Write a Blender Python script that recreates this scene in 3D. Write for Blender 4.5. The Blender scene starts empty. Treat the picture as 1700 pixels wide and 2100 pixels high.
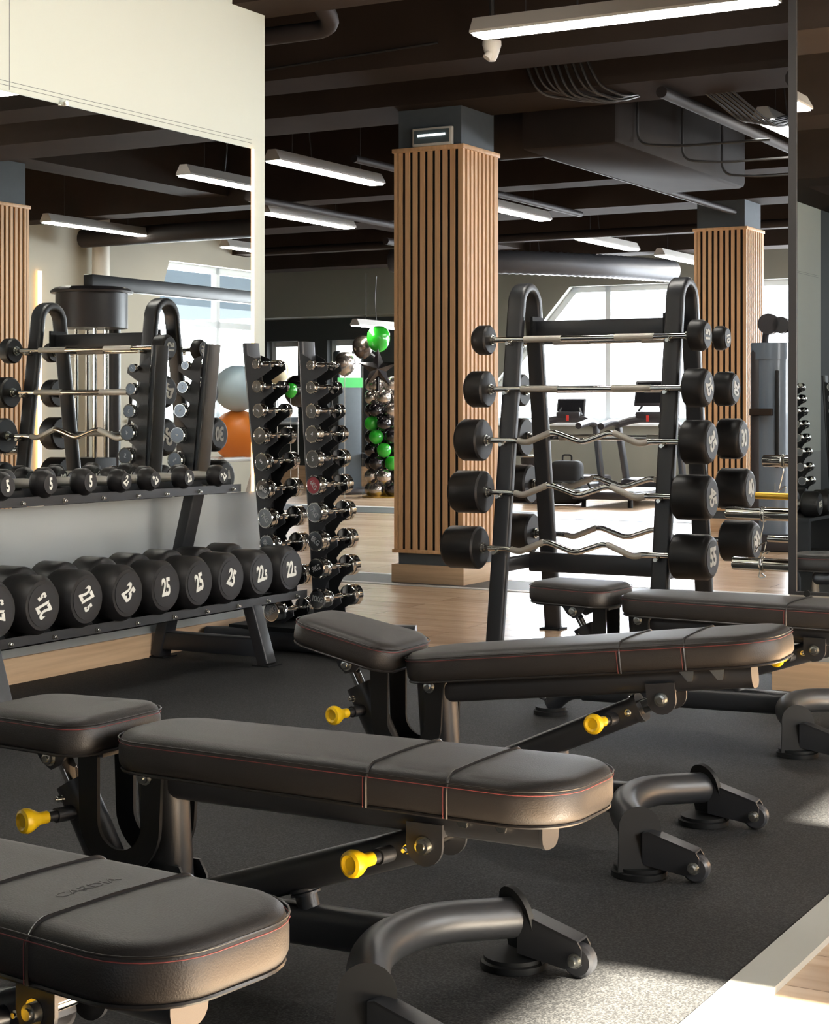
import bpy, bmesh, math, random
from mathutils import Vector, Matrix
random.seed(7)
PI = math.pi
SC = bpy.context.scene
COL = SC.collection
# ---------------------------------------------------------------- camera
F = 3550.0; CX = 850.0; HY = 845.0          # focal length in pixels of the 1700x2100 frame, centre, eye level
cam = bpy.data.cameras.new('camera'); camo = bpy.data.objects.new('camera', cam); COL.objects.link(camo)
cam.sensor_fit = 'HORIZONTAL'; cam.sensor_width = 36; cam.lens = 36 * F / 1700
cam.shift_y = -(1050 - HY) / 1700; cam.clip_start = .05; cam.clip_end = 200
camo.location = (0, 0, 1.0); camo.rotation_euler = (PI / 2, 0, 0)
SC.camera = camo
SC.view_settings.view_transform = 'Standard'; SC.view_settings.look = 'None'
SC.view_settings.exposure = 0.45; SC.view_settings.gamma = 1; SC.view_settings.use_curve_mapping = False
# ---------------------------------------------------------------- room frame: s runs along the mirror wall, q is the distance from it
TH = math.radians(60.7)
A = Vector((math.cos(TH), math.sin(TH), 0)); NR = Vector((A.y, -A.x, 0)); W0 = Vector((-1.06, 7.03, 0))
def P(s, q, z=0): return W0 + A * s + NR * q + Vector((0, 0, z))
ROOM = Matrix.Translation(W0) @ Matrix.Rotation(TH, 4, 'Z')      # local x = s, local y = -q
# ---------------------------------------------------------------- world and lights
w = bpy.data.worlds.new('sky'); SC.world = w; w.use_nodes = True
bg = w.node_tree.nodes['Background']; bg.inputs[0].default_value = (.90, .95, 1, 1); bg.inputs[1].default_value = 4.0
SUN_EL = math.radians(34)
sun = bpy.data.lights.new('sun', 'SUN'); suno = bpy.data.objects.new('sun', sun); COL.objects.link(suno)
sun.energy = 120; sun.angle = math.radians(1.0); sun.color = (1, .90, .74)
sd = -NR * math.cos(SUN_EL) + Vector((0, 0, -math.sin(SUN_EL)))
suno.rotation_euler = sd.to_track_quat('-Z', 'Y').to_euler()
def window_light(name, s, q, z, w_, h_, direction, power, color):
    l = bpy.data.lights.new(name, 'AREA'); o = bpy.data.objects.new(name, l); COL.objects.link(o)
    l.shape = 'RECTANGLE'; l.size = w_; l.size_y = h_; l.energy = power; l.color = color
    o.location = P(s, q, z); o.rotation_euler = direction.to_track_quat('-Z', 'Y').to_euler()
    return o
window_light('daylight_right_near', -3.4, 7.6, 1.6, 1.3, 1.6, -NR, 120, (1, .93, .84))
window_light('daylight_right_middle', -.4, 7.6, 1.75, 2.2, 1.9, -NR, 90, (1, .95, .87))
window_light('daylight_right_far', 10.9, 7.6, 1.42, 4.4, 1.15, -NR, 480, (.9, .95, 1))
window_light('daylight_far', 14.7, -3.9, 1.7, 3.2, 1.9, -A, 420, (.88, .94, 1))
window_light('daylight_far_right', 14.7, .6, 1.7, 5.0, 1.9, -A, 520, (.88, .94, 1))
window_light('fill_behind', -12.7, 3.6, 1.8, 5.0, 2.0, A, 45, (.86, .93, 1))  # added area lamp before the closed back wall, which has no window

# ---------------------------------------------------------------- materials
def mat(name, col, rough=.5, metal=0, spec=.5, emit=None, estr=0, bump=0, bscale=200, var=0, vscale=6, coat=0):
    m = bpy.data.materials.new(name); m.use_nodes = True
    nt = m.node_tree; b = nt.nodes['Principled BSDF']
    b.inputs['Base Color'].default_value = (*col, 1); b.inputs['Roughness'].default_value = rough
    b.inputs['Metallic'].default_value = metal; b.inputs['Specular IOR Level'].default_value = spec
    b.inputs['Coat Weight'].default_value = coat
    if emit: b.inputs['Emission Color'].default_value = (*emit, 1); b.inputs['Emission Strength'].default_value = estr
    tc = nt.nodes.new('ShaderNodeTexCoord')
    if bump:
        n = nt.nodes.new('ShaderNodeTexNoise'); n.inputs['Scale'].default_value = bscale; n.inputs['Detail'].default_value = 3
        bp = nt.nodes.new('ShaderNodeBump'); bp.inputs['Strength'].default_value = bump; bp.inputs['Distance'].default_value = .002
        nt.links.new(tc.outputs['Object'], n.inputs[0]); nt.links.new(n.outputs[0], bp.inputs['Height']); nt.links.new(bp.outputs[0], b.inputs['Normal'])
    if var:
        n = nt.nodes.new('ShaderNodeTexNoise'); n.inputs['Scale'].default_value = vscale; n.inputs['Detail'].default_value = 6
        mp = nt.nodes.new('ShaderNodeMapRange'); mp.inputs['To Min'].default_value = 1 - var; mp.inputs['To Max'].default_value = 1 + var
        mx = nt.nodes.new('ShaderNodeVectorMath'); mx.operation = 'SCALE'; mx.inputs[0].default_value = col
        nt.links.new(tc.outputs['Object'], n.inputs[0]); nt.links.new(n.outputs[0], mp.inputs[0])
        nt.links.new(mp.outputs[0], mx.inputs['Scale']); nt.links.new(mx.outputs[0], b.inputs['Base Color'])
    return m
def wood_mat(name, c1, c2, stretch, planks=None, rough=.45, spec=.5):
    m = bpy.data.materials.new(name); m.use_nodes = True; nt = m.node_tree; b = nt.nodes['Principled BSDF']
    L = nt.links.new
    tc = nt.nodes.new('ShaderNodeTexCoord'); mp = nt.nodes.new('ShaderNodeMapping'); mp.inputs['Scale'].default_value = stretch
    L(tc.outputs['Object'], mp.inputs[0])
    n = nt.nodes.new('ShaderNodeTexNoise'); n.inputs['Scale'].default_value = 1; n.inputs['Detail'].default_value = 8; n.inputs['Distortion'].default_value = .6
    L(mp.outputs[0], n.inputs[0])
    r = nt.nodes.new('ShaderNodeValToRGB'); r.color_ramp.elements[0].position = .3; r.color_ramp.elements[1].position = .7
    r.color_ramp.elements[0].color = (*c1, 1); r.color_ramp.elements[1].color = (*c2, 1); L(n.outputs[0], r.inputs[0])
    out = r.outputs[0]
    if planks:
        br = nt.nodes.new('ShaderNodeTexBrick'); m2 = nt.nodes.new('ShaderNodeMapping'); m2.inputs['Rotation'].default_value = (0, 0, PI / 2)
        L(tc.outputs['Object'], m2.inputs[0]); L(m2.outputs[0], br.inputs[0])
        br.inputs['Color1'].default_value = (1, 1, 1, 1); br.inputs['Color2'].default_value = (.74, .70, .66, 1); br.inputs['Mortar'].default_value = (.25, .2, .16, 1)
        br.inputs['Scale'].default_value = 1; br.inputs['Brick Width'].default_value = planks[0]; br.inputs['Row Height'].default_value = planks[1]; br.inputs['Mortar Size'].default_value = .0015
        mx = nt.nodes.new('ShaderNodeMix'); mx.data_type = 'RGBA'; mx.blend_type = 'MULTIPLY'; mx.inputs[0].default_value = 1
        L(out, mx.inputs[6]); L(br.outputs[0], mx.inputs[7]); out = mx.outputs[2]
    L(out, b.inputs['Base Color']); b.inputs['Roughness'].default_value = rough; b.inputs['Specular IOR Level'].default_value = spec
    return m
def glass_mat():
    m = bpy.data.materials.new('window_glass'); m.use_nodes = True; nt = m.node_tree; nt.nodes.clear()
    o = nt.nodes.new('ShaderNodeOutputMaterial'); mix = nt.nodes.new('ShaderNodeMixShader'); t = nt.nodes.new('ShaderNodeBsdfTransparent')
    g = nt.nodes.new('ShaderNodeBsdfGlossy'); g.inputs['Roughness'].default_value = .02; f = nt.nodes.new('ShaderNodeFresnel'); f.inputs[0].default_value = 1.3
    ge = nt.nodes.new('ShaderNodeNewGeometry'); iv = nt.nodes.new('ShaderNodeMath'); iv.operation = 'SUBTRACT'; iv.inputs[0].default_value = 1; mu = nt.nodes.new('ShaderNodeMath'); mu.operation = 'MULTIPLY'
    nt.links.new(ge.outputs['Backfacing'], iv.inputs[1]); nt.links.new(iv.outputs[0], mu.inputs[0]); nt.links.new(f.outputs[0], mu.inputs[1])
    nt.links.new(mu.outputs[0], mix.inputs[0]); nt.links.new(t.outputs[0], mix.inputs[1]); nt.links.new(g.outputs[0], mix.inputs[2]); nt.links.new(mix.outputs[0], o.inputs[0])
    return m
def rubber_floor():
    m = mat('rubber_floor', (.022, .022, .023), .75, spec=.35)
    nt = m.node_tree; b = nt.nodes['Principled BSDF']; L = nt.links.new
    tc = nt.nodes.new('ShaderNodeTexCoord')
    v = nt.nodes.new('ShaderNodeTexNoise'); v.inputs['Scale'].default_value = 260; v.inputs['Detail'].default_value = 4
    L(tc.outputs['Object'], v.inputs[0])
    r = nt.nodes.new('ShaderNodeValToRGB'); r.color_ramp.elements[0].position = .42; r.color_ramp.elements[1].position = .82
    r.color_ramp.elements[0].color = (.0085, .009, .0098, 1); r.color_ramp.elements[1].color = (.065, .066, .066, 1)
    L(v.outputs[0], r.inputs[0])
    n = nt.nodes.new('ShaderNodeTexNoise'); n.inputs['Scale'].default_value = 2.2; n.inputs['Detail'].default_value = 5
    L(tc.outputs['Object'], n.inputs[0])
    mp = nt.nodes.new('ShaderNodeMapRange'); mp.inputs['To Min'].default_value = .6; mp.inputs['To Max'].default_value = 1.4; L(n.outputs[0], mp.inputs[0])
    mx = nt.nodes.new('ShaderNodeVectorMath'); mx.operation = 'SCALE'; L(r.outputs[0], mx.inputs[0]); L(mp.outputs[0], mx.inputs['Scale'])
    L(mx.outputs[0], b.inputs['Base Color'])
    bp = nt.nodes.new('ShaderNodeBump'); bp.inputs['Strength'].default_value = .5; bp.inputs['Distance'].default_value = .002
    L(v.outputs[0], bp.inputs['Height']); L(bp.outputs[0], b.inputs['Normal'])
    return m
M = dict(
    wall=mat('painted_wall', (.53, .59, .555), .6, var=.03, vscale=2),
    wall_low=mat('grey_washable_panel', (.36, .385, .385), .42, var=.06, vscale=1.5),
    wall_green=mat('grey_green_paint', (.22, .225, .195), .75, var=.05, vscale=3),
    wall_beige=mat('beige_paint', (.42, .40, .33), .7, var=.04, vscale=3),
    wall_dark=mat('charcoal_green_paint', (.032, .038, .038), .6),
    ceil=mat('dark_ceiling', (.006, .0053, .0056), .8, spec=.05, var=.3, vscale=2),
    beam=mat('brown_black_beam', (.036, .027, .022), .85, spec=.05, var=.2, vscale=3),
    pipe=mat('dark_painted_pipe', (.024, .019, .018), .6, spec=.2),
    duct=mat('dark_duct_cover', (.022, .018, .016), .8, spec=.12, var=.25, vscale=5),
    flex=mat('flexible_duct_foil', (.06, .062, .07), .5, .2),
    cable=mat('black_cable', (.03, .03, .03), .4),
    shaft=mat('blue_grey_column_paint', (.085, .105, .12), .7, var=.1, vscale=20),
    slat=wood_mat('oak_slat', (.68, .40, .20), (.84, .54, .30), (40, 40, 1.5), rough=.5),
    felt=mat('black_felt_backing', (.008, .008, .008), .9),
    plinth=wood_mat('oak_board', (.60, .40, .24), (.76, .54, .34), (2, 2, 45), rough=.5),
    floor=wood_mat('oak_laminate_floor', (.56, .38, .24), (.76, .56, .39), (30, 1.6, 1), planks=(1.3, .19), rough=.27, spec=.55),
    band=mat('charcoal_floor_band', (.075, .08, .085), .5, var=.15, vscale=30),
    line=mat('white_floor_line', (.75, .75, .72), .5),
    edge=mat('brushed_floor_edging', (.52, .52, .47), .42, .25),
    rubber=rubber_floor(),
    mirror=mat('mirror_glass', (.86, .88, .86), 0, 1),
    led=mat('warm_led', (1, .7, .4), .5, emit=(1, .56, .24), estr=4.5),
    lampwhite=mat('white_lamp_housing', (.50, .48, .45), .45),
    diff=mat('lamp_diffuser', (1, 1, 1), .5, emit=(1, .95, .86), estr=38),
    white=mat('white_plastic', (.72, .70, .64), .4),
    winframe=mat('white_window_frame', (.66, .70, .72), .4),
    glass=glass_mat(),
    leather=mat('black_leatherette', (.022, .020, .019), .50, spec=.5, bump=.25, bscale=420),
    piping=mat('black_piping', (.018, .017, .017), .35),
    stitch=mat('red_stitching', (.20, .04, .04), .6),
    emboss=mat('embossed_letters', (.016, .014, .014), .45),
    metal=mat('black_powder_coat', (.022, .024, .028), .38, spec=.6, bump=.08, bscale=700),
    metal_dk=mat('black_steel_plate', (.008, .009, .010), .6, spec=.3),
    chrome=mat('chrome', (.78, .77, .74), .09, 1),
    knurl=mat('knurled_chrome', (.60, .58, .53), .38, 1, bump=.6, bscale=1500),
    steel=mat('zinc_bolt', (.62, .62, .58), .25, 1),
    yellow=mat('yellow_plastic_knob', (.90, .58, .01), .38),
    rubberw=mat('black_weight_rubber', (.008, .0075, .008), .46, bump=.05, bscale=300),
    face=mat('dark_face_plate', (.013, .013, .015), .5),
    ink=mat('white_number_paint', (.80, .80, .74), .5),
    etch=mat('etched_number', (.55, .56, .58), .45, .6),
    redcap=mat('red_tinted_cap', (.42, .10, .12), .3, .6),
    wheel=mat('grey_castor_wheel', (.05, .052, .058), .35),
    bronze=mat('dark_bronze_balloon', (.16, .13, .11), .22, .9),
    gballoon=mat('green_balloon', (.02, .36, .02), .22, coat=.5),
    sballoon=mat('silver_balloon', (.50, .46, .42), .22, .9),
    bballoon=mat('black_balloon', (.010, .008, .009), .18, coat=.6),
    cballoon=mat('cream_balloon', (.70, .62, .42), .25),
    mach=mat('blue_grey_machine_cover', (.13, .17, .22), .35, coat=.3),
    mach_dk=mat('dark_machine_cover', (.030, .028, .032), .4),
    belt=mat('treadmill_belt', (.055, .065, .085), .35),
    screen=mat('dark_screen', (.012, .012, .014), .12),
    bag=mat('black_bag_cloth', (.012, .012, .013), .8),
    green=mat('green_machine_band', (.03, .40, .08), .4),
    orange=mat('orange_ball', (.75, .22, .03), .4),
    paleb=mat('pale_blue_ball', (.45, .60, .72), .4),
    gold=mat('gold_fringe', (.75, .45, .06), .35, .7),
)
# ---------------------------------------------------------------- mesh helper
class MB:
    def __init__(s): s.v = []; s.f = []
    def add(s, vs, fs, mtx=None):
        b = len(s.v)
        for v in vs:
            v = Vector(v); s.v.append(mtx @ v if mtx else v)
        for f in fs: s.f.append([i + b for i in f])
        return s
    def box(s, c, d, mtx=None):
        x, y, z = c; a, b, e = d[0] / 2, d[1] / 2, d[2] / 2
        vs = [(x + i * a, y + j * b, z + k * e) for i in (-1, 1) for j in (-1, 1) for k in (-1, 1)]
        return s.add(vs, [(0, 1, 3, 2), (4, 6, 7, 5), (0, 4, 5, 1), (2, 3, 7, 6), (0, 2, 6, 4), (1, 5, 7, 3)], mtx)
    def bx(s, x0, x1, y0, y1, z0, z1, mtx=None): return s.box(((x0 + x1) / 2, (y0 + y1) / 2, (z0 + z1) / 2), (abs(x1 - x0), abs(y1 - y0), abs(z1 - z0)), mtx)
    def sweep(s, pts, prof, side=None, caps=True, closed=False, mtx=None):
        pts = [Vector(p) for p in pts]; n = len(pts); m = len(prof); rings = []
        T0 = (pts[1] - pts[0]).normalized()
        S = Vector(side) if side else (T0.orthogonal())
        vs = []
        for i, p in enumerate(pts):
            if closed: T = (pts[(i + 1) % n] - pts[i - 1]).normalized()
            else:
                T = Vector((0, 0, 0))
                if i > 0: T += (p - pts[i - 1]).normalized()
                if i < n - 1: T += (pts[i + 1] - p).normalized()
                T.normalize()
            Sv = (Vector(side) if side else S); Sv = (Sv - T * Sv.dot(T)).normalized(); S = Sv
            N = T.cross(Sv)
            k = 1.0
            if 0 < i < n - 1:
                c = (p - pts[i - 1]).normalized().dot(T); k = 1 / max(c, .5)
            for a, b in prof:
                vs.append(p + Sv * a + N * b * (k if side else 1))
        fs = []
        rng = n if closed else n - 1
        for i in range(rng):
            for j in range(m):
                a = i * m + j; b = i * m + (j + 1) % m; i2 = (i + 1) % n
                fs.append((a, b, i2 * m + (j + 1) % m, i2 * m + j))
        if caps and not closed:
            fs.append(tuple(reversed(range(m)))); fs.append(tuple((n - 1) * m + j for j in range(m)))
        return s.add(vs, fs, mtx)
    def tube(s, pts, r, seg=12, **k): return s.sweep(pts, [(r * math.cos(2 * PI * i / seg), r * math.sin(2 * PI * i / seg)) for i in range(seg)], **k)
    def cyl(s, p0, p1, r, seg=20, r2=None, mtx=None):
        return s.lathe([(0, 0), (r, 0), (r2 if r2 is not None else r, 1), (0, 1)], p0, p1, seg, mtx)
    def lathe(s, prof, p0, p1, seg=24, mtx=None):
        # prof: (radius, t) where t in 0..1 runs p0->p1
        p0 = Vector(p0); p1 = Vector(p1); T = (p1 - p0).normalized(); S = T.orthogonal().normalized(); N = T.cross(S)
        vs = []; fs = []; idx = []
        for r, t in prof:
            c = p0.lerp(p1, t)
            if r < 1e-7: idx.append([len(vs)]); vs.append(c)
            else:
                idx.append(list(range(len(vs), len(vs) + seg)))
                for i in range(seg):
                    a = 2 * PI * i / seg; vs.append(c + S * r * math.cos(a) + N * r * math.sin(a))
        for A_, B_ in zip(idx, idx[1:]):
            for i in range(seg):
                j = (i + 1) % seg
                if len(A_) == 1 and len(B_) == 1: continue
                if len(A_) == 1: fs.append((A_[0], B_[j], B_[i]))
                elif len(B_) == 1: fs.append((A_[i], A_[j], B_[0]))
                else: fs.append((A_[i], A_[j], B_[j], B_[i]))
        return s.add(vs, fs, mtx)
    def sphere(s, c, r, seg=20, rings=12, sx=1, sy=1, sz=1, mtx=None):
        prof = [(0, 0)] + [(math.sin(PI * i / rings), (1 - math.cos(PI * i / rings)) / 2) for i in range(1, rings)] + [(0, 1)]
        m = Matrix.Translation(Vector(c)) @ Matrix.Diagonal((r * sx, r * sy, r * sz, 1))
        return s.lathe(prof, (0, 0, -1), (0, 0, 1), seg, (mtx @ m) if mtx else m)
    def prism(s, poly, t, o=(0, 0, 0), ux=(1, 0, 0), uy=(0, 0, 1), mtx=None):
        # polygon in plane (ux,uy), thickness t centred, handles concave by ngon
        o = Vector(o); ux = Vector(ux); uy = Vector(uy); nz = ux.cross(uy).normalized(); n = len(poly)
        vs = [o + ux * a + uy * b - nz * t / 2 for a, b in poly] + [o + ux * a + uy * b + nz * t / 2 for a, b in poly]
        fs = [tuple(reversed(range(n))), tuple(range(n, 2 * n))] + [(i, (i + 1) % n, n + (i + 1) % n, n + i) for i in range(n)]
        return s.add(vs, fs, mtx)
    def build(s, name, m, parent=None, bevel=0, smooth=True, seg=2, ang=35):
        me = bpy.data.meshes.new(name)
        bm = bmesh.new(); vv = [bm.verts.new(v) for v in s.v]
        for f in s.f:
            try: bm.faces.new([vv[i] for i in f])
            except ValueError: pass
        bmesh.ops.recalc_face_normals(bm, faces=bm.faces)
        if bevel:
            es = [e for e in bm.edges if len(e.link_faces) == 2 and e.calc_face_angle(0) > math.radians(40)]
            bmesh.ops.bevel(bm, geom=es, offset=bevel, segments=seg, affect='EDGES', profile=.5, clamp_overlap=True)
        bm.to_mesh(me); bm.free()
        if smooth:
            me.shade_smooth(); me.set_sharp_from_angle(angle=math.radians(ang))
        me.materials.append(m)
        o = bpy.data.objects.new(name, me); COL.objects.link(o)
        if parent: o.parent = parent
        return o
def rrect(w_, h_, r, n=4):
    out = []
    for cx, cy, a0 in ((w_ / 2 - r, h_ / 2 - r, 0), (-w_ / 2 + r, h_ / 2 - r, 90), (-w_ / 2 + r, -h_ / 2 + r, 180), (w_ / 2 - r, -h_ / 2 + r, 270)):
        for i in range(n + 1):
            a = math.radians(a0 + 90 * i / n); out.append((cx + r * math.cos(a), cy + r * math.sin(a)))
    return out
def smooth_path(pts, rad=.05, n=6):
    pts = [Vector(p) for p in pts]; out = [pts[0]]
    for i in range(1, len(pts) - 1):
        a, b, c = pts[i - 1], pts[i], pts[i + 1]
        r = min(rad, (a - b).length * .48, (c - b).length * .48)
        p = b + (a - b).normalized() * r; q = b + (c - b).normalized() * r
        for k in range(n + 1):
            t = k / n; out.append((1 - t) ** 2 * p + 2 * t * (1 - t) * b + t * t * q)
    out.append(pts[-1]); return out
def thing(name, label, cat, loc=(0, 0, 0), rotz=0, group=None, kind=None):
    o = bpy.data.objects.new(name, None); COL.objects.link(o); o.empty_display_size = .1
    o.location = loc; o.rotation_euler = (0, 0, rotz); o['label'] = label; o['category'] = cat
    if group: o['group'] = group
    if kind: o['kind'] = kind
    return o
def tag(o, label, cat, group=None):
    o['label'] = label; o['category'] = cat
    if group: o['group'] = group
    return o
def struct(o, label=None):
    o['kind'] = 'structure'
    if label: o['label'] = label
    return o
def copy_tree(o, parent=None):
    c = o.copy(); COL.objects.link(c); c.parent = parent
    for ch in list(o.children): copy_tree(ch, c)
    return c
_txt = {}
def text_mesh(s_, size, sx=.8, extr=.0006, off=.012):
    key = (s_, round(size, 4), sx, extr, off)
    if key in _txt: return _txt[key]
    me = None
    # main figures big, decimals small
    parts = s_.split('.')
    cu = bpy.data.curves.new('t', 'FONT'); cu.body = parts[0]; cu.size = size; cu.extrude = extr; cu.offset = off * size; cu.align_x = 'CENTER'; cu.align_y = 'CENTER'; cu.resolution_u = 3; cu.space_character = .92
    o = bpy.data.objects.new('t', cu); COL.objects.link(o); dg = bpy.context.evaluated_depsgraph_get(); me = bpy.data.meshes.new_from_object(o.evaluated_get(dg))
    me.transform(Matrix.Diagonal((sx, 1, 1, 1)))
    if len(parts) > 1:
        cu.body = '.' + parts[1]; cu.size = size * .58; cu.align_x = 'LEFT'; cu.align_y = 'BOTTOM'
        bpy.context.view_layer.update(); dg = bpy.context.evaluated_depsgraph_get(); m2 = bpy.data.meshes.new_from_object(o.evaluated_get(dg))
        mx = max(v.co.x for v in me.vertices); mn = min(v.co.y for v in me.vertices); mn2 = min(v.co.y for v in m2.vertices)
        m2.transform(Matrix.Translation((mx, mn - mn2, 0)) @ Matrix.Diagonal((sx, 1, 1, 1)))
        bm = bmesh.new(); bm.from_mesh(me); bm.from_mesh(m2); cx_ = (max(v.co.x for v in bm.verts) + min(v.co.x for v in bm.verts)) / 2
        for v in bm.verts: v.co.x -= cx_
        bm.to_mesh(me); bm.free()
    bpy.data.objects.remove(o)
    _txt[key] = me; return me
def text(s_, size, mtx, m, parent, name='number', sx=.8, off=.012, extr=.0006):
    me = text_mesh(s_, size, sx, extr, off).copy(); me.name = name; me.transform(mtx); me.materials.clear(); me.materials.append(m)
    o = bpy.data.objects.new(name, me); COL.objects.link(o); o.parent = parent; return o
ORD = ['first', 'second', 'third', 'fourth', 'fifth', 'sixth', 'seventh', 'eighth', 'ninth', 'tenth', 'eleventh', 'twelfth']

# ================================================================= ROOM SHELL
def room(name, mb, m, bevel=0, label=None):
    o = mb.build(name, m, None, bevel=bevel, smooth=False); o.matrix_world = ROOM; return struct(o, label)
def rb(mb, s0, s1, q0, q1, z0, z1): return mb.bx(s0, s1, -q0, -q1, z0, z1)
SF = 14.0; QR = 7.0; HC = 3.35
room('floor', rb(MB(), -13, SF + .3, -13, QR + .3, -.1, 0), M['floor'], label='light oak laminate floor')
room('floor_mat', rb(MB(), -13, .78, .012, 3.37, 0, .010), M['rubber'], label='black speckled rubber floor under the benches')
mb = MB()
for a, b in ((3.37, 3.45),): rb(mb, -13, .86, a, b, 0, .013)
rb(mb, .78, .86, .9, 3.45, 0, .013)
room('trim_1', mb, M['edge'], label='pale metal edging strip along the rubber floor')
room('trim_2', rb(MB(), 3.12, 3.58, -13, QR, 0, .003), M['band'], label='charcoal floor band under the near slatted column')
room('trim_3', rb(MB(), 9.15, 10.0, -13, QR, 0, .003), M['band'], label='charcoal floor band in front of the treadmills')
mb = MB()
for s0 in (3.06, 3.58): rb(mb, s0, s0 + .06, -13, QR, 0, .004)
room('trim_4', mb, M['line'], label='thin pale lines bordering the near floor band')
room('trim_5', rb(MB(), 10.0, 10.14, -13, QR, 0, .004), M['line'], label='thin pale line bordering the far floor band')
room('ceiling', rb(MB(), -13, SF + .3, -13, QR + .3, HC, HC + .15), M['ceil'])
# --- left wall with the mirror
WE = .80
mb = MB(); rb(mb, -8.65, WE, -.14, 0, .66, HC)
room('wall_left', mb, M['wall'], label='off-white wall above and beside the mirror')
room('wall_left_lower', rb(MB(), -8.65, WE, -.14, 0, 0, .66), M['wall_low'], label='grey lower wall behind the dumbbell rack')
room('ceiling_beam', rb(MB(), -13, -6.0, .0, .35, 2.79, HC), M['beam'], label='dark beam over the off-white wall behind the camera')
room('wall_left_rear', rb(MB(), -13, -8.65, -.14, 0, 0, HC), M['wall_dark'])
room('baseboard_left', rb(MB(), -8.65, WE, 0, .014, 0, .105), M['plinth'])
mb = MB(); 
for z in (2.185, 2.20): rb(mb, -8.6, .70, 0, .0012, z, z + .0015)
rb(mb, -.845, -.8435, 0, .0012, 2.17, HC); rb(mb, -2.3, -2.2985, 0, .0012, 2.17, HC)
room('trim_6', mb, M['shaft'], label='thin panel joints in the off-white wall')
t = thing('wall_mirror', 'large frameless mirror on the left wall above the dumbbell rack', 'mirror', P(-2.7, 0, .65), TH)
MB().bx(-3.3, 3.39, -.010, -.001, 0, 1.509).build('mirror_glass', M['mirror'], t, smooth=False)
MB().bx(3.385, 3.397, -.014, -.0005, 0, 1.509).build('led_strip', M['led'], t, smooth=False)['label'] = 'warm glowing light strip'
for s in (-.92, -.16, 1.35, 2.05):
    pass
for s in (1.31, 2.14, .4):
    c = MB(); c.box((s, -.012, 1.513), (.028, .02, .012)).cyl((s - .004, -.022, 1.516), (s - .004, -.03, 1.516), .008, 12); c.build('mirror_clip', M['steel'], t)
# --- outer walls
room('wall_left_far', rb(MB(), -13, SF + .3, -13.3, -13, 0, HC), M['wall_dark'])
room('wall_back', rb(MB(), -13.3, -13, -13, QR + .3, 0, HC), M['wall_beige'])
def wall_holes(name, m, axis, pos, thick, u0, u1, holes, depth=1):
    # holes: list of (ub0, ub1, ut0, ut1, z0, z1) sorted: bottom span, top span
    mb = MB()
    z0 = min(h[4] for h in holes); z1 = max(h[5] for h in holes)
    def slab(poly):
        if axis == 's':   # wall runs along s at q = pos .. pos+thick (u = s)
            mb.prism([(a, b) for a, b in poly], thick, (0, -(pos + thick / 2), 0), (1, 0, 0), (0, 0, 1))
        else:             # wall runs along q at s = pos (u = q)
            mb.prism([(-a, b) for a, b in poly], thick, (pos + thick / 2, 0, 0), (0, 1, 0), (0, 0, 1))
    slab([(u0, 0), (u1, 0), (u1, z0), (u0, z0)]); slab([(u0, z1), (u1, z1), (u1, HC), (u0, HC)])
    lb, lt = u0, u0
    for h in holes:
        slab([(lb, z0), (h[0], z0), (h[2], z1), (lt, z1)]); lb, lt = h[1], h[3]
    slab([(lb, z0), (u1, z0), (u1, z1), (lt, z1)])
    return room(name, mb, m)
wall_holes('wall_right', M['wall_beige'], 's', QR, .28, -13, 4.0, [(-4.1, -2.68, -4.1, -2.68, .9, 2.80), (-1.57, .9, -1.57, .9, .9, 2.80)])
wall_holes('wall_right_far', M['wall_beige'], 's', QR, .28, 4.0, SF + .3, [(8.55, 13.3, 9.25, 13.3, .92, 2.62)])
wall_holes('wall_far', M['wall_green'], 'q', SF, .3, -6.0, QR + .3, [(-5.92, -2.9, -4.44, -2.9, .86, 2.55), (-2.5, 3.6, -2.5, 3.6, .86, 2.55)])
wall_holes('wall_far_left', M['wall_dark'], 'q', SF, .3, -13, -6.0, [(-8.95, -8.45, -8.95, -8.45, .86, 1.96), (-7.98, -7.55, -7.98, -7.55, .86, 1.96)])  # plain dark wall built in place of a far mirror
room('wall_bulkhead', rb(MB(), SF - .5, SF, -13, -6.0, 2.25, HC), M['wall_green'], label='dark bulkhead over the far left wall')
room('baseboard_far', rb(MB(), SF - .02, SF, -13, -6.0, 0, .28), M['plinth'])
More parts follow.
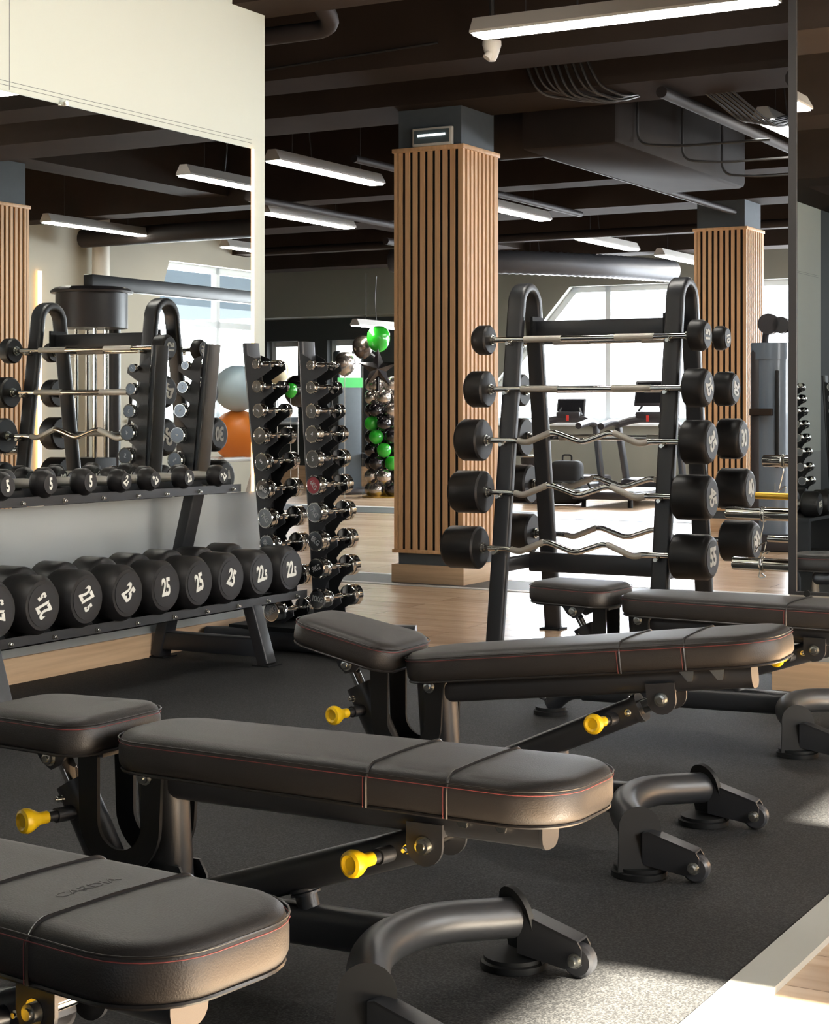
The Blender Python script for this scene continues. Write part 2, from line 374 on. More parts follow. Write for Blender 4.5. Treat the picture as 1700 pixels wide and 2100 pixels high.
# windows (frames + panes)
def window(n, axis, pos, u0, u1, z0, z1, mull, tr=(), label='', skew=0):
    fw = .07
    def bxx(mb, a0, a1, b0, b1, d0, d1):
        if axis == 's': mb.bx(a0, a1, -d0, -d1, b0, b1)
        else: mb.bx(d0, d1, -a0, -a1, b0, b1)
    mb = MB(); d0, d1 = pos + .12, pos + .19
    bxx(mb, u0, u1, z0, z0 + fw, d0, d1); bxx(mb, u0, u1, z1 - fw, z1, d0, d1)
    if skew:
        c = [(u0, z0), (u0 + .1, z0), (u0 + skew + .1, z1), (u0 + skew, z1)]
        if axis == 's': mb.prism(c, .07, (0, -(pos + .155), 0), (1, 0, 0), (0, 0, 1))
        else: mb.prism([(-a, b) for a, b in c], .07, (pos + .155, 0, 0), (0, 1, 0), (0, 0, 1))
    else: bxx(mb, u0, u0 + fw, z0, z1, d0, d1)
    bxx(mb, u1 - fw, u1, z0, z1, d0, d1)
    for u in mull: bxx(mb, u - fw / 2, u + fw / 2, z0, z1, d0, d1)
    for z in tr: bxx(mb, u0 + skew * (z - z0) / (z1 - z0), u1, z - fw / 2, z + fw / 2, d0, d1)
    o = room('window_%d' % n, mb, M['winframe'], label=label)
    g = MB(); bxx(g, u0 + .01, u1 - .01, z0 + .01, z1 - .01, pos + .15, pos + .156)
    p = g.build('window_pane', M['glass'], o, smooth=False)
    g = MB(); bxx(g, u0 - .02, u1 + .02, z0 - .03, z0 + .006, pos - .06, pos + .14)
    g.build('window_sill', M['winframe'], o, bevel=.004)
window(1, 's', QR, -4.1, -2.68, .9, 2.80, (), label='large window behind the camera in the right wall')
window(2, 's', QR, -1.57, .9, .9, 2.80, (.62,), label='window in the right wall beside the mirrored partition')
window(3, 's', QR, 8.55, 13.3, .92, 2.62, (10.3, 11.6), (1.98,), 'bright white-framed window seen in the mirror', .7)
window(4, 'q', SF, -5.92, -2.9, .86, 2.55, (-3.98,), (), 'bright far window with a slanted left side behind the treadmills', 1.48)
window(5, 'q', SF, -2.5, 3.6, .86, 2.55, (-.4, 1.6), (), 'bright far window to the right of the far slatted column')
window(6, 'q', SF, -8.95, -8.45, .86, 1.96, (), (), 'narrow bright window standing in for a mirror reflection, left of the pair')  # this pair of windows is added to imitate reflections in the far mirror
window(7, 'q', SF, -7.98, -7.55, .86, 1.96, (), (), 'narrow bright window standing in for a mirror reflection, right of the pair')
# light strip and pipe on right wall (seen in the mirror)
o = MB().bx(-.02, .02, 0, .02, 0, 2.06).build('led_wall_strip', M['led'], None, smooth=False); o.location = P(7.17, QR - .021, .3); o.rotation_euler = (0, 0, TH)
tag(o, 'warm vertical light strip on the beige wall seen at left in the mirror', 'light')
o = MB().cyl((0, 0, 0), (0, 0, 3.3), .09, 20).build('riser_pipe', M['white'], None); o.location = P(7.95, QR - .14, 0.0)
tag(o, 'pale vertical riser pipe by the beige wall seen in the mirror', 'pipe')
# --- partition with the second mirror at the right edge
QP = 2.485; SP = .442
room('wall_partition', rb(MB(), SP, SP + .10, QP + .02, QP + 2.3, 0, HC), M['wall_low'], label='thin partition carrying the right-hand mirror')
room('baseboard_partition', rb(MB(), SP - .05, SP + .15, QP - .03, QP + 2.3, 0, .115), M['plinth'], bevel=.002)
t = thing('partition_mirror', 'tall mirror in a dark frame at the right edge of the picture', 'mirror', P(SP, QP + .03, .35), TH)
MB().bx(-.012, -.001, -1.9, -.02, .012, 2.9).build('mirror_glass', M['mirror'], t, smooth=False)
mb = MB(); mb.bx(-.02, .02, -.02, .008, 0, 2.95).bx(-.02, 0, -1.9, -.02, 0, .012); mb.build('frame', M['metal'], t)
MB().cyl((-.024, -.06, .006), (-.016, -.06, .006), .012, 12).build('mirror_clip', M['metal_dk'], t)

# ================================================================= CEILING
def ceil_thing(name, mb, m, label, cat, s, q, z, group=None, bevel=0):
    o = mb.build(name, m, None, bevel=bevel); o.location = P(s, q, z); o.rotation_euler = (0, 0, TH); return tag(o, label, cat, group)
beams = [(-6.9, .5), (-4.2, .5), (-1.95, .55), (.55, .3), (2.08, .36), (3.07, .55), (6.6, .3), (8.25, .5), (10.4, .3), (12.3, .4)]
for i, (s, wd) in enumerate(beams):
    o = room('ceiling_beam' if i == 0 else 'ceiling_beam', rb(MB(), s, s + wd, -13, QR, 2.77, HC), M['beam'], label='dark brown ceiling beam across the room')
for q in (-4.6, 4.35):
    room('ceiling_beam', rb(MB(), -13, SF, q, q + .36, 2.86, HC), M['beam'], label='dark ceiling beam running away from the camera')
# ducts
mb = MB(); mb.bx(0, 2.35, -.31, .31, 0, .42); dk = ceil_thing('air_duct', mb, M['duct'], 'wide rectangular dark duct above the barbell rack', 'duct', 3.72, .16, 2.56, bevel=.04)
MB().cyl((.35, .30, .21), (.35, .62, .21), .20, 28).build('round_collar', M['duct'], dk)
def ribbed(pts, r, n):
    mb = MB(); pts = [Vector(p) for p in pts]; L = [0]
    for a, b in zip(pts, pts[1:]): L.append(L[-1] + (b - a).length)
    def at(d):
        for i in range(len(pts) - 1):
            if d <= L[i + 1] or i == len(pts) - 2: return pts[i].lerp(pts[i + 1], (d - L[i]) / (L[i + 1] - L[i]))
    prev = None; seg = 16; rings = []
    path = [at(L[-1] * k / n) for k in range(n + 1)]
    S = None; vs = []; fs = []
    for k, p in enumerate(path):
        T = (path[min(k + 1, n)] - path[max(k - 1, 0)]).normalized()
        S = T.orthogonal() if S is None else S; S = (S - T * S.dot(T)).normalized(); N = T.cross(S)
        rr = r * (1 if k % 2 else .93)
        for j in range(seg): a = 2 * PI * j / seg; vs.append(p + S * rr * math.cos(a) + N * rr * math.sin(a))
    for k in range(n):
        for j in range(seg): fs.append((k * seg + j, k * seg + (j + 1) % seg, (k + 1) * seg + (j + 1) % seg, (k + 1) * seg + j))
    mb.add(vs, fs); return mb
ceil_thing('flexible_duct', ribbed(smooth_path([(0, 1.6, .05), (.1, .4, 0), (.8, -.4, -.02), (2.2, -.8, 0)], .5), .13, 90), M['flex'], 'ribbed flexible duct near the ceiling behind the near column', 'duct', 10.75, -3.5, 2.60)
ceil_thing('flexible_duct', ribbed(smooth_path([(0, 1.0, 0), (.1, 0, 0), (1.2, -.8, 0)], .4), .13, 60), M['flex'], 'ribbed flexible duct near the ceiling seen in the mirror', 'duct', 9.0, 3.2, 2.60)
# pipes
def pipe(pts, r, label, grp=None): 
    p0 = Vector(pts[0]); mb = MB(); mb.tube(smooth_path([Vector(p) - p0 for p in pts], .12), r, 12)
    # pts are (s,q,z) -> local (s,-q,z)
    mb.v = [Vector((v.x, -v.y, v.z)) for v in mb.v]
    return ceil_thing('ceiling_pipe', mb, M['pipe'], label, 'pipe', p0.x, p0.y, p0.z, grp)
pipe([(1.05, -3.5, 2.74), (1.05, .22, 2.74), (.75, .28, 2.84), (.2, .28, 2.9)], .042, 'thick dark pipe along the top edge, bending up at its right end')
pipe([(.62, -2.4, 2.72), (.62, -.1, 2.72)], .035, 'short dark pipe hanging highest at the top of the picture')
pipe([(3.2, .95, 2.73), (7.9, .95, 2.73)], .032, 'dark pipe slanting down to the right from the cable bundle')
pipe([(3.0, 1.75, 2.70), (6.5, 1.75, 2.70)], .055, 'thick dark pipe near the right mirror')
pipe([(5.0, -3.6, 2.72), (9.5, -3.6, 2.72)], .03, 'thin pipe sloping down behind the upper left lamps')
pipe([(4.2, -1.6, 2.68), (7.9, -1.6, 2.68)], .025, 'thin pipe sloping down towards the near column')
pipe([(8.9, -4.1, 2.66), (10.35, -4.1, 2.66)], .035, 'grey pipe below the far ceiling between the two columns')
pipe([(4.5, -.35, 2.66), (8.2, -.35, 2.66)], .025, 'thin pipe right of the near column')
pipe([(9.6, -8.5, 2.70), (9.6, 2.5, 2.70)], .04, 'long dark pipe crossing in front of the far ceiling')
pipe([(5.4, 3.3, 2.66), (8.6, 3.3, 2.66)], .04, 'dark pipe above the lamps seen in the mirror')
pipe([(7.6, 2.6, 2.7), (7.6, 6.8, 2.7)], .09, 'thick dark pipe crossing near the beige wall seen in the mirror')
# vertical conduits and cables
def wires(name, curves, r, s, q, z, label, m='cable'):
    mb = MB()
    for c in curves: mb.tube(smooth_path([Vector((a, -b, h)) for a, b, h in c], .08, 5), r, 6)
    return ceil_thing(name, mb, M[m], label, 'cable', s, q, z)
cs = []
for i in range(9):
    dx = i * .045; dz = random.uniform(-.03, .02)
    cs.append([(-.03 - random.random() * .03, dx, .5), (-.04, dx + .02, .12), (0, dx + .08, -.02 + dz), (.25, .30 + dx * .5, -.04 + dz), (.6, .42 + dx * .3, .04)])
wires('cable_bundle', cs, .008, 3.03, .22, 2.78, 'bundle of looped black cables hanging below the near beam')
cs = [[(0, i * .03, 0.05), (.4, .1 + i * .04, -.08 - .01 * i), (.9, .2 + i * .05, .02)] for i in range(6)]
wires('cable_bundle', cs, .008, 3.55, 1.05, 2.74, 'small bundle of cables near the right-hand lamp')
wires('ceiling_cable', [[(0, 0, .0), (0, .6, -.03), (0, 1.2, .02), (0, 2.2, -.02), (0, 3.4, .02)]], .006, 2.05, -3.2, 2.84, 'thin cable sagging along the beam at upper left')
wires('ceiling_cable', [[(0, 0, .0), (0, .0, -.38), (.0, .25, -.41), (.02, .8, -.41)], [(.75, 0, .0), (.75, .0, -.38), (.75, .25, -.41), (.77, .8, -.41)], [(1.5, 0, .0), (1.5, .0, -.38), (1.5, .25, -.41), (1.52, .8, -.41)]], .008, 4.0, .49, 2.97, 'cables stepping over the rectangular duct')
# lamps
def make_lamp(L=1.4):
    t = thing('linear_lamp', '', 'ceiling lamp', group='suspended linear lamps')
    n = 2
    prof = [(-.065, 0), (.065, 0), (.065, .012), (.03, .075), (-.03, .075), (-.065, .012)]
    MB().sweep([(0, 0, .004), (L, 0, .004)], [(a, b) for a, b in prof], side=(0, 1, 0)).build('housing', M['lampwhite'], t, smooth=False)
    MB().bx(.012, L - .012, -.052, .052, -.006, .006).build('diffuser', M['diff'], t, smooth=False)
    for x in (.25, L - .25): MB().cyl((x, 0, .07), (x, 0, .62), .002, 6).build('suspension_wire', M['cable'], t)
    MB().tube(smooth_path([(.5, 0, .07), (.5, .03, .3), (.46, -.02, .6)], .1), .004, 6).build('power_cord', M['cable'], t)
    return t
lamp0 = make_lamp(); used = False
def lamp(s, q, z, label, rot=0):
    global used
    o = lamp0 if not used else copy_tree(lamp0); used = True
    o.location = P(s, q, z); o.rotation_euler = (0, 0, TH + rot); o['label'] = label
def px_lamp(px, py, z, label, rot=0):
    d = (z - 1) * F / (HY - py); X = (px - CX) * d / F; r = Vector((X, d, 0)) - W0
    lamp(r.dot(A), r.dot(NR), z, label, rot)
px_lamp(557, 330, 2.68, 'white linear lamp at upper left, the higher of the two left of the near column')
px_lamp(541, 437, 2.68, 'white linear lamp at left, the lower one beside the white wall edge')
px_lamp(1189, 490, 2.68, 'white linear lamp above the barbell rack, middle of the far three')
px_lamp(1067, 530, 2.68, 'white linear lamp lowest of the far three, above the rack arch')
px_lamp(1352, 524, 2.68, 'white linear lamp ending behind the far slatted column')
px_lamp(968, 418, 2.68, 'white linear lamp mostly hidden behind the near slatted column')
px_lamp(1563, 246, 2.70, 'white linear lamp cut off by the dark mirror frame at right')
lamp(1.36, .77, 2.70, 'long white lamp closest to the camera at the top', -PI / 2)
lamp(4.3, 3.1, 2.68, 'white linear lamp upper one seen in the mirror')
lamp(6.15, 6.0, 2.68, 'white linear lamp seen complete in the mirror above the racks')
lamp(8.8, 5.96, 2.68, 'small distant white lamp at the mirror edge')
lamp(-3.12, 1.49, 2.70, 'white lamp whose end shows in the right-hand mirror')
lamp(11.5, -6.03, 2.0, 'small white lamp standing in for a lamp reflection beside the green balloon')  # extra lamp added to imitate a reflection in the far mirror
# smoke detector / sensor
t = thing('ceiling_sensor', 'white cone-shaped ceiling sensor under the closest lamp', 'sensor', P(1.82, .62, 2.77), TH)
MB().lathe([(0, 0), (.045, 0), (.046, .2), (.03, .75), (.018, 1), (0, 1)], (0, 0, 0.01), (0, 0, -.085), 24).build('body', M['white'], t)
MB().lathe([(0, 0), (.02, 0), (.02, 1), (0, 1)], (-.02, 0, -.05), (-.034, .012, -.075), 12).build('lens', M['white'], t)
MB().cyl((0, 0, .0), (0, 0, .58), .012, 10).build('drop_rod', M['cable'], t)

# ================================================================= COLUMNS
def make_column():
    W_ = .44
    t = thing('slatted_column', '', 'column')
    MB().bx(.012, W_ - .012, -(-W_ + .012), .012, .0, HC).build('shaft', M['shaft'], t, smooth=False)
    MB().bx(.008, W_ - .008, .008, W_ - .008, .19, 2.52).build('felt_backing', M['felt'], t, smooth=False)
    n = 9; pitch = (W_ - .05) / (n - 1 + .0); sw = .027
    mb = MB()
    for k in range(1, n - 0):
        pos = .022 + .048 + (k - 1) * ((W_ - .092 - .0) / (n - 2)) - .022
        for side in (0, 1):
            c0 = -.008 if side == 0 else W_ - .008
            mb.bx(pos, pos + sw, c0, c0 + .016, .19, 2.52)
            mb.bx(c0, c0 + .016, pos, pos + sw, .19, 2.52)
    for x in (-.008, W_ - .022):
        for y in (-.008, W_ - .022): mb.bx(x, x + .03, y, y + .03, .19, 2.52)
    mb.build('slat_cladding', M['slat'], t, smooth=False)
    MB().bx(-.018, W_ + .018, -.018, W_ + .018, 2.52, 2.545).build('top_trim', M['slat'], t, bevel=.002)
    MB().bx(-.018, W_ + .018, -.018, W_ + .018, .175, .195).build('bottom_trim', M['slat'], t, bevel=.002)
    MB().bx(-.02, W_ + .02, -.02, W_ + .02, 0, .108).build('base_plinth', M['plinth'], t, bevel=.003)
    return t
c0 = make_column()
spots = [(3.217, -.275, 'near oak-slatted column with the emergency lamp on top'), (8.28, -.275, 'far oak-slatted column right of the barbell rack'), (3.84, 4.97, 'oak-slatted column seen at the left edge of the mirror'), (8.9, 4.40, 'oak-slatted column far back in the mirror')]
for i, (s, q, lab) in enumerate(spots[:3]):
    o = c0 if i == 0 else copy_tree(c0); o.location = P(s, q, 0); o.rotation_euler = (0, 0, TH); o['label'] = lab
t = thing('emergency_lamp', 'small framed emergency light box on top of the near column cladding', 'emergency light', P(3.19, -.33, 2.546), TH)
MB().bx(-.0, .028, -.0, .26, 0, .105).build('housing', M['white'], t, bevel=.004)
MB().bx(-.004, 0, .014, .246, .014, .091).build('lens', mat('lamp_lens', (.10, .13, .14), .08, coat=1), t, smooth=False)
MB().cyl((-.007, .04, .06), (-.007, .22, .06), .007, 10).build('tube', mat('pale_tube', (.85, .9, .9), .2, emit=(.9, 1, 1), estr=1.2), t)

# ================================================================= BENCHES
def outline(x0, x1, wl, wr, rl, rr, ins, n=7):
    # plan outline; wl/wr half-widths at x0/x1
    x0 += ins; x1 -= ins; a = wl - ins; b = wr - ins; rl = max(rl - ins, .004); rr = max(rr - ins, .004); out = []
    def arc(cx, cy, r, a0):
        for i in range(n + 1):
            t = math.radians(a0 + 90 * i / n); out.append((cx + r * math.cos(t), cy + r * math.sin(t)))
    arc(x1 - rr, b - rr, rr, 0); arc(x0 + rl, a - rl, rl, 90); arc(x0 + rl, -a + rl, rl, 180); arc(x1 - rr, -b + rr, rr, 270)
    return out
def pad(x0, x1, wl, wr, rl, rr, th, seams=()):
    mb = MB(); layers = []
    bev = [(.020, 0), (.008, .004), (.001, .015), (0, th * .35), (0, th * .62), (.002, th - .020), (.0065, th - .009), (.016, th - .0025), (.03, th), (.07, th + .0015), (.11, th + .002)]
    rings = [[(a, b, z) for a, b in outline(x0, x1, wl, wr, rl, rr, ins)] for ins, z in bev]
    m = len(rings[0]); vs = [v for r in rings for v in r]; fs = []
    for k in range(len(rings) - 1):
        for j in range(m): fs.append((k * m + j, k * m + (j + 1) % m, (k + 1) * m + (j + 1) % m, (k + 1) * m + j))
    fs.append(tuple(reversed(range(m)))); fs.append(tuple((len(rings) - 1) * m + j for j in range(m)))
    return mb.add(vs, fs)
def knob(parent, p, d, L=.095, name='adjustment_knob'):
    p = Vector(p); d = Vector(d).normalized()
    MB().lathe([(0, 0), (.014, 0), (.014, .6), (.010, .6), (.010, 1), (0, 1)], p, p + d * L * .62, 16).build('knob_sleeve', M['metal'], parent)
    q = p + d * L * .55
    MB().lathe([(0, 0), (.0115, 0), (.0115, .30), (.0145, .42), (.0215, .66), (.0235, .80), (.0215, .95), (.016, 1.0), (.011, .93), (0, .93)], q, q + d * .056, 24).build(name, M['yellow'], parent)['label'] = 'yellow plastic pull knob'
def bolts(lst, parent):
    for p, d, r in lst:
        mb = MB(); bolt(mb, p, d, r); mb.build('bolt', M['steel'], parent)
def bolt(mb, p, d, r=.011):
    p = Vector(p); d = Vector(d).normalized()
    mb.lathe([(0, 0), (r * 1.35, 0), (r * 1.35, .2), (r, .2), (r, .75), (r * .6, .8), (r * .6, 1), (0, 1)], p, p + d * .016, 12)
def make_bench(back_ang, seat_ang, label, loc, yaw, letters=False):
    t = thing('weight_bench', label, 'bench', loc, yaw)
    PV = Vector((-.585, 0, .335))
    RB = Matrix.Translation(PV) @ Matrix.Rotation(-math.radians(back_ang), 4, 'Y') @ Matrix.Translation(-PV)
    PS = Vector((-.68, 0, .335))
    RS = Matrix.Translation(PS) @ Matrix.Rotation(math.radians(seat_ang), 4, 'Y') @ Matrix.Translation(-PS)
    # pads
    def piping(x0, x1, wl, wr, rl, rr, z, mtx, par, ins=-.0006, r=.0022, m='piping', nm='piping'):
        pts = [mtx @ Vector((a, b, z)) for a, b in outline(x0, x1, wl, wr, rl, rr, ins)]
        return MB().tube(pts, r, 6, closed=True).build(nm, M[m], par)
    bp = dict(x0=-.645, x1=.270, wl=.118, wr=.142, rl=.09, rr=.10)
    mb = pad(th=.072, **bp); mb.v = [RB @ (v + Vector((0, 0, .348))) for v in mb.v]
    b = mb.build('back_pad', M['leather'], t, ang=60)
    piping(z=.352, mtx=RB, par=b, ins=.006, r=.003, **bp); piping(z=.348 + .060, mtx=RB, par=b, **bp, r=.0014)
    piping(z=.348 + .054, mtx=RB, par=b, r=.0007, m='stitch', nm='red_stitching', **bp)
    def hw(x): return .118 + (.142 - .118) * (x + .645) / .915
    for xs in (-.078, .072):
        h = hw(xs) + .0012
        prof = smooth_path([(xs, -h, .352), (xs, -h - .0005, .348 + .056), (xs, -h + .018, .348 + .0735), (xs, 0, .348 + .0755), (xs, h - .018, .348 + .0735), (xs, h + .0005, .348 + .056), (xs, h, .352)], .02, 5)
        MB().tube([RB @ p for p in prof], .0026, 6).build('seam_piping', M['piping'], b)
        if True:
            pr = [RB @ (p + Vector((-.006, 0, 0))) for p in prof if p.z < .348 + .056]
            for sgn in (-1, 1):
                seg = [p for p in pr if p.y * sgn > 0]
                MB().tube(seg, .0008, 5).build('red_stitching', M['stitch'], b)
    if letters:
        o = text('CARDIA', .024, RB @ Matrix.Translation((.022, 0, .348 + .0745)) @ Matrix.Rotation(PI / 2, 4, 'Z'), M['emboss'], b, name='embossed_lettering', sx=1.2, off=-.012, extr=.0002)
    sp = dict(x0=-.965, x1=-.670, wl=.120, wr=.135, rl=.07, rr=.06)
    mb = pad(th=.070, **sp); mb.v = [RS @ (v + Vector((0, 0, .368))) for v in mb.v]
    s_ = mb.build('seat_pad', M['leather'], t, ang=60)
    piping(z=.372, mtx=RS, par=s_, ins=.006, r=.003, **sp); piping(z=.368 + .058, mtx=RS, par=s_, r=.0014, **sp)
    piping(z=.368 + .052, mtx=RS, par=s_, r=.0007, m='stitch', nm='red_stitching', **sp)
    # back frame
    mb = MB(); mb.sweep([RB @ Vector((-.585, 0, .318)), RB @ Vector((.185, 0, .318))], rrect(.060, .055, .020), side=(0, 1, 0))
    bf = mb.build('back_frame', M['metal'], t)
    MB().sweep([RB @ Vector((.182, 0, .318)), RB @ Vector((.188, 0, .318))], rrect(.063, .058, .022), side=(0, 1, 0)).build('end_cap', M['metal'], bf)
    for x in (.045, .115):
        for sg in (-1, 1):
            MB().prism([(x - .026, .348), (x + .018, .348), (x + .010, .315), (x - .002, .315)], .007, (0, sg * .036, 0), mtx=RB).build('pad_hook', M['steel'], bf)
    pv = RB @ Vector((-.02, 0, .278))
    mb = MB()
    for sg in (-1, 1):
        pl = [(-.034, .315), (-.034, .286)] + [(-.0 + .034 * math.cos(a), .278 + .034 * math.sin(a)) for a in [PI + PI * k / 10 for k in range(11)]] + [(.034, .315)]
        mb.prism([(x - .02, z) for x, z in pl], .006, (0, sg * .042, 0), mtx=RB)
    mb.box((-.02, 0, .298), (.06, .08, .012), RB)
    mb.build('pivot_bracket', M['metal'], bf)
    MB().cyl(pv + Vector((0, -.05, 0)), pv + Vector((0, .05, 0)), .010, 14).build('pivot_pin', M['chrome'], bf)
    bolts([(pv + Vector((0, -.044, 0)), (0, -1, 0), .012), (pv + Vector((0, .044, 0)), (0, 1, 0), .012), (RB @ Vector((-.585, -.058, .335)), (0, -1, 0), .011)], bf)
    bolts([(RS @ Vector((-.815, -.050, .345)), (0, -1, 0), .011)], t)
    # base
    base = MB().sweep([(-.80, 0, .090), (-.10, 0, .105)], rrect(.055, .07, .022), side=(0, 1, 0)).build('base_tube', M['metal'], t)
    MB().prism([(-.755, .085), (-.64, .085), (-.66, .135), (-.735, .135)], .05, (0, 0, 0)).build('tube_mount', M['metal_dk'], t)
    MB().tube(smooth_path([(-.795, 0, .09), (-.86, 0, .082), (-.92, 0, .028)], .07), .029, 16).build('foot_tube', M['metal'], t)
    MB().lathe([(0, 0), (.056, 0), (.056, .5), (.050, .6), (.050, 1), (0, 1)], (-.92, 0, .001), (-.92, 0, .026), 24).build('rubber_foot', M['metal_dk'], t)
    MB().tube(smooth_path([(-.915, -.045, .055), (-.975, -.045, .075), (-1.0, -.045, .078), (-1.0, .045, .078), (-.975, .045, .075), (-.915, .045, .055)], .02), .006, 8).build('carry_handle', M['metal'], t)
    cr = smooth_path([(-.005, .250, .088), (-.10, .085, .105), (-.10, -.085, .105), (-.005, -.250, .088)], .085, 8)
    MB().tube(cr, .036, 20).build('cross_tube', M['metal'], t)
    dirv = Vector((.095, .165, 0)).normalized()
    for sg in (-1, 1):
        d = Vector((dirv.x, dirv.y * sg, 0)); e = Vector((-d.y, d.x, 0)) * 1
        c = Vector((-.005, .250 * sg, 0)) + d * .004
        # sloping end plate with rounded top
        shield = [(-.052, .0), (.052, .0), (.046, .075)] + [(.046 * math.cos(a), .09 + .046 * math.sin(a)) for a in [PI * k / 10 for k in range(11)]] + [(-.046, .075)]
        up = (Vector((0, 0, 1)) - d * .28).normalized()
        ft = MB(); ft.prism(shield, .010, c + d * .030 + Vector((0, 0, .014)), e, up)
        f_ = ft.build('end_plate', M['metal_dk'], t)
        MB().lathe([(0, 0), (.060, 0), (.060, .55), (.054, .65), (.054, 1), (0, 1)], c + Vector((0, 0, .001)), c + Vector((0, 0, .022)), 24).build('rubber_foot', M['metal_dk'], t)
        # wheel bracket in +x
        wc = Vector((.118, .258 * sg, .034))
        mb = MB()
        for k in (-1, 1):
            mb.prism([(.012, .096), (.025, .099), (.128, .066), (.135, .055), (.135, .026), (.103, .016), (.012, .030)], .004, (0, wc.y + k * .019, 0))
        mb.prism([(.012, .097), (.025, .100), (.128, .068), (.128, .064), (.025, .096), (.012, .093)], .042, (0, wc.y, 0))
        wb = mb.build('wheel_bracket', M['metal'], t)
        MB().lathe([(0, 0), (.024, 0), (.029, .18), (.029, .82), (.024, 1), (0, 1)], wc + Vector((.006, -.015, -.004)), wc + Vector((.006, .015, -.004)), 24).build('wheel', M['wheel'], wb)
        mb = MB(); bolt(mb, wc + Vector((.006, -.021, 0)), (0, -1, 0), .010); mb.build('wheel_bolt', M['steel'], wb)
    # post
    MB().sweep([(-.575, 0, .10), (-.592, 0, .345)], rrect(.068, .095, .030, 6), side=(0, 1, 0)).build('post', M['metal'], t)
    mb = MB()
    for sg in (-1, 1): mb.prism([(-.655, .085), (-.50, .085), (-.515, .15), (-.53, .175), (-.60, .175), (-.64, .12)], .006, (0, sg * .031, 0))
    mb.build('gusset_plate', M['metal'], t)
    # U plates
    mb = MB()
    for sg in (-1, 1):
        out = []; inn = []
        xc, zc, R, wd = -.648, .245, .092, .042
        for k in range(17):
            a = PI + PI * k / 16; out.append((xc + R * math.cos(a), zc + R * math.sin(a))); inn.append((xc + (R - wd) * math.cos(a), zc + (R - wd) * math.sin(a)))
        poly = [(xc - R - .004, .372)] + out + [(xc + R + .004, .335), (xc + R + .012, .352), (xc + R - .006, .362), (xc + R - wd - .012, .350), (xc + R - wd, .32)] + inn[::-1] + [(xc - R + wd, .372)]
        mb.prism(poly, .008, (0, sg * .052, 0))
    mb.build('swing_plate', M['metal_dk'], t)
    # seat support
    mb = MB(); 
    for sg in (-1, 1):
        mb.prism([(-.865, .370), (-.77, .370), (-.79, .335), (-.815, .322), (-.838, .335)], .006, (0, sg * .045, 0), mtx=RS)
    mb.bx(-.95, -.69, -.05, .05, .358, .370, RS)
    sb = mb.build('seat_bracket', M['metal'], t)
    top = RS @ Vector((-.825, 0, .335)); bot = Vector((-.69, 0, .105)); 
    MB().sweep([top, top.lerp(bot, .5)], rrect(.036, .014, .004), side=(0, 1, 0)).build('slide_bar', M['chrome'], t)
    MB().sweep([top.lerp(bot, .18), bot], rrect(.060, .072, .029, 6), side=(0, 1, 0)).build('seat_tube', M['metal'], t)
    mb = MB(); q = top.lerp(bot, .30); bolt(mb, q + Vector((-.02, -.026, 0)), (-.5, -1, 0), .006); mb.build('bolt', M['steel'], t)
    knob(t, top.lerp(bot, .40) + Vector((-.01, -.024, 0)), (-.28, -1, 0), .105)
    # strut
    lo = Vector((-.55, 0, .10)); hi = Vector(pv)
    u = (hi - lo).normalized(); L = (hi - lo).length
    MB().sweep([hi, lo.lerp(hi, .6)], rrect(.034, .034, .004), side=(0, 1, 0)).build('slide_bar', M['chrome'] if back_ang > 2 else M['metal'], t)
    cut = .89 if back_ang > 2 else .97
    MB().sweep([lo, lo.lerp(hi, cut)], rrect(.058, .060, .022, 5), side=(0, 1, 0)).build('strut_tube', M['metal'], t)
    MB().sweep([lo.lerp(hi, cut - .02), lo.lerp(hi, cut)], rrect(.064, .066, .022, 5), side=(0, 1, 0)).build('strut_collar', M['metal'], t)
    q = lo.lerp(hi, cut - .045); bolts([(q + Vector((0, -.029, 0)), (0, -1, 0), .006), (q + Vector((.0, 0, .030)), (0, 0, 1), .006)], t)
    knob(t, lo.lerp(hi, cut - .11) + Vector((0, -.027, 0)), (-.20, -1, 0), .085)
    MB().lathe([(0, 0), (.020, 0), (.020, .72), (.027, .74), (.027, .82), (.024, .84), (.027, .88), (.027, 1), (0, 1)], (-.27, 0, .12), (-.283, 0, lo.lerp(hi, .52).z - .028), 20).build('rest_stub', M['metal'], t)
    return t
R_ = math.radians
make_bench(0, 0, 'black padded bench in the middle foreground, fully visible with two yellow knobs', (.055, 2.87, .010), R_(-29.5))
make_bench(6.5, 12, 'black padded bench behind the foreground one, backrest slightly raised', (.59, 3.93, .010), R_(-25))
make_bench(0, 1, 'black padded bench farthest back, beside the right-hand mirror', (1.235, 5.2, .010), R_(-31))
make_bench(0, 0, 'black padded bench nearest the camera, cut off at the lower left corner', (-.408, 2.08, .010), R_(-36), letters=True)

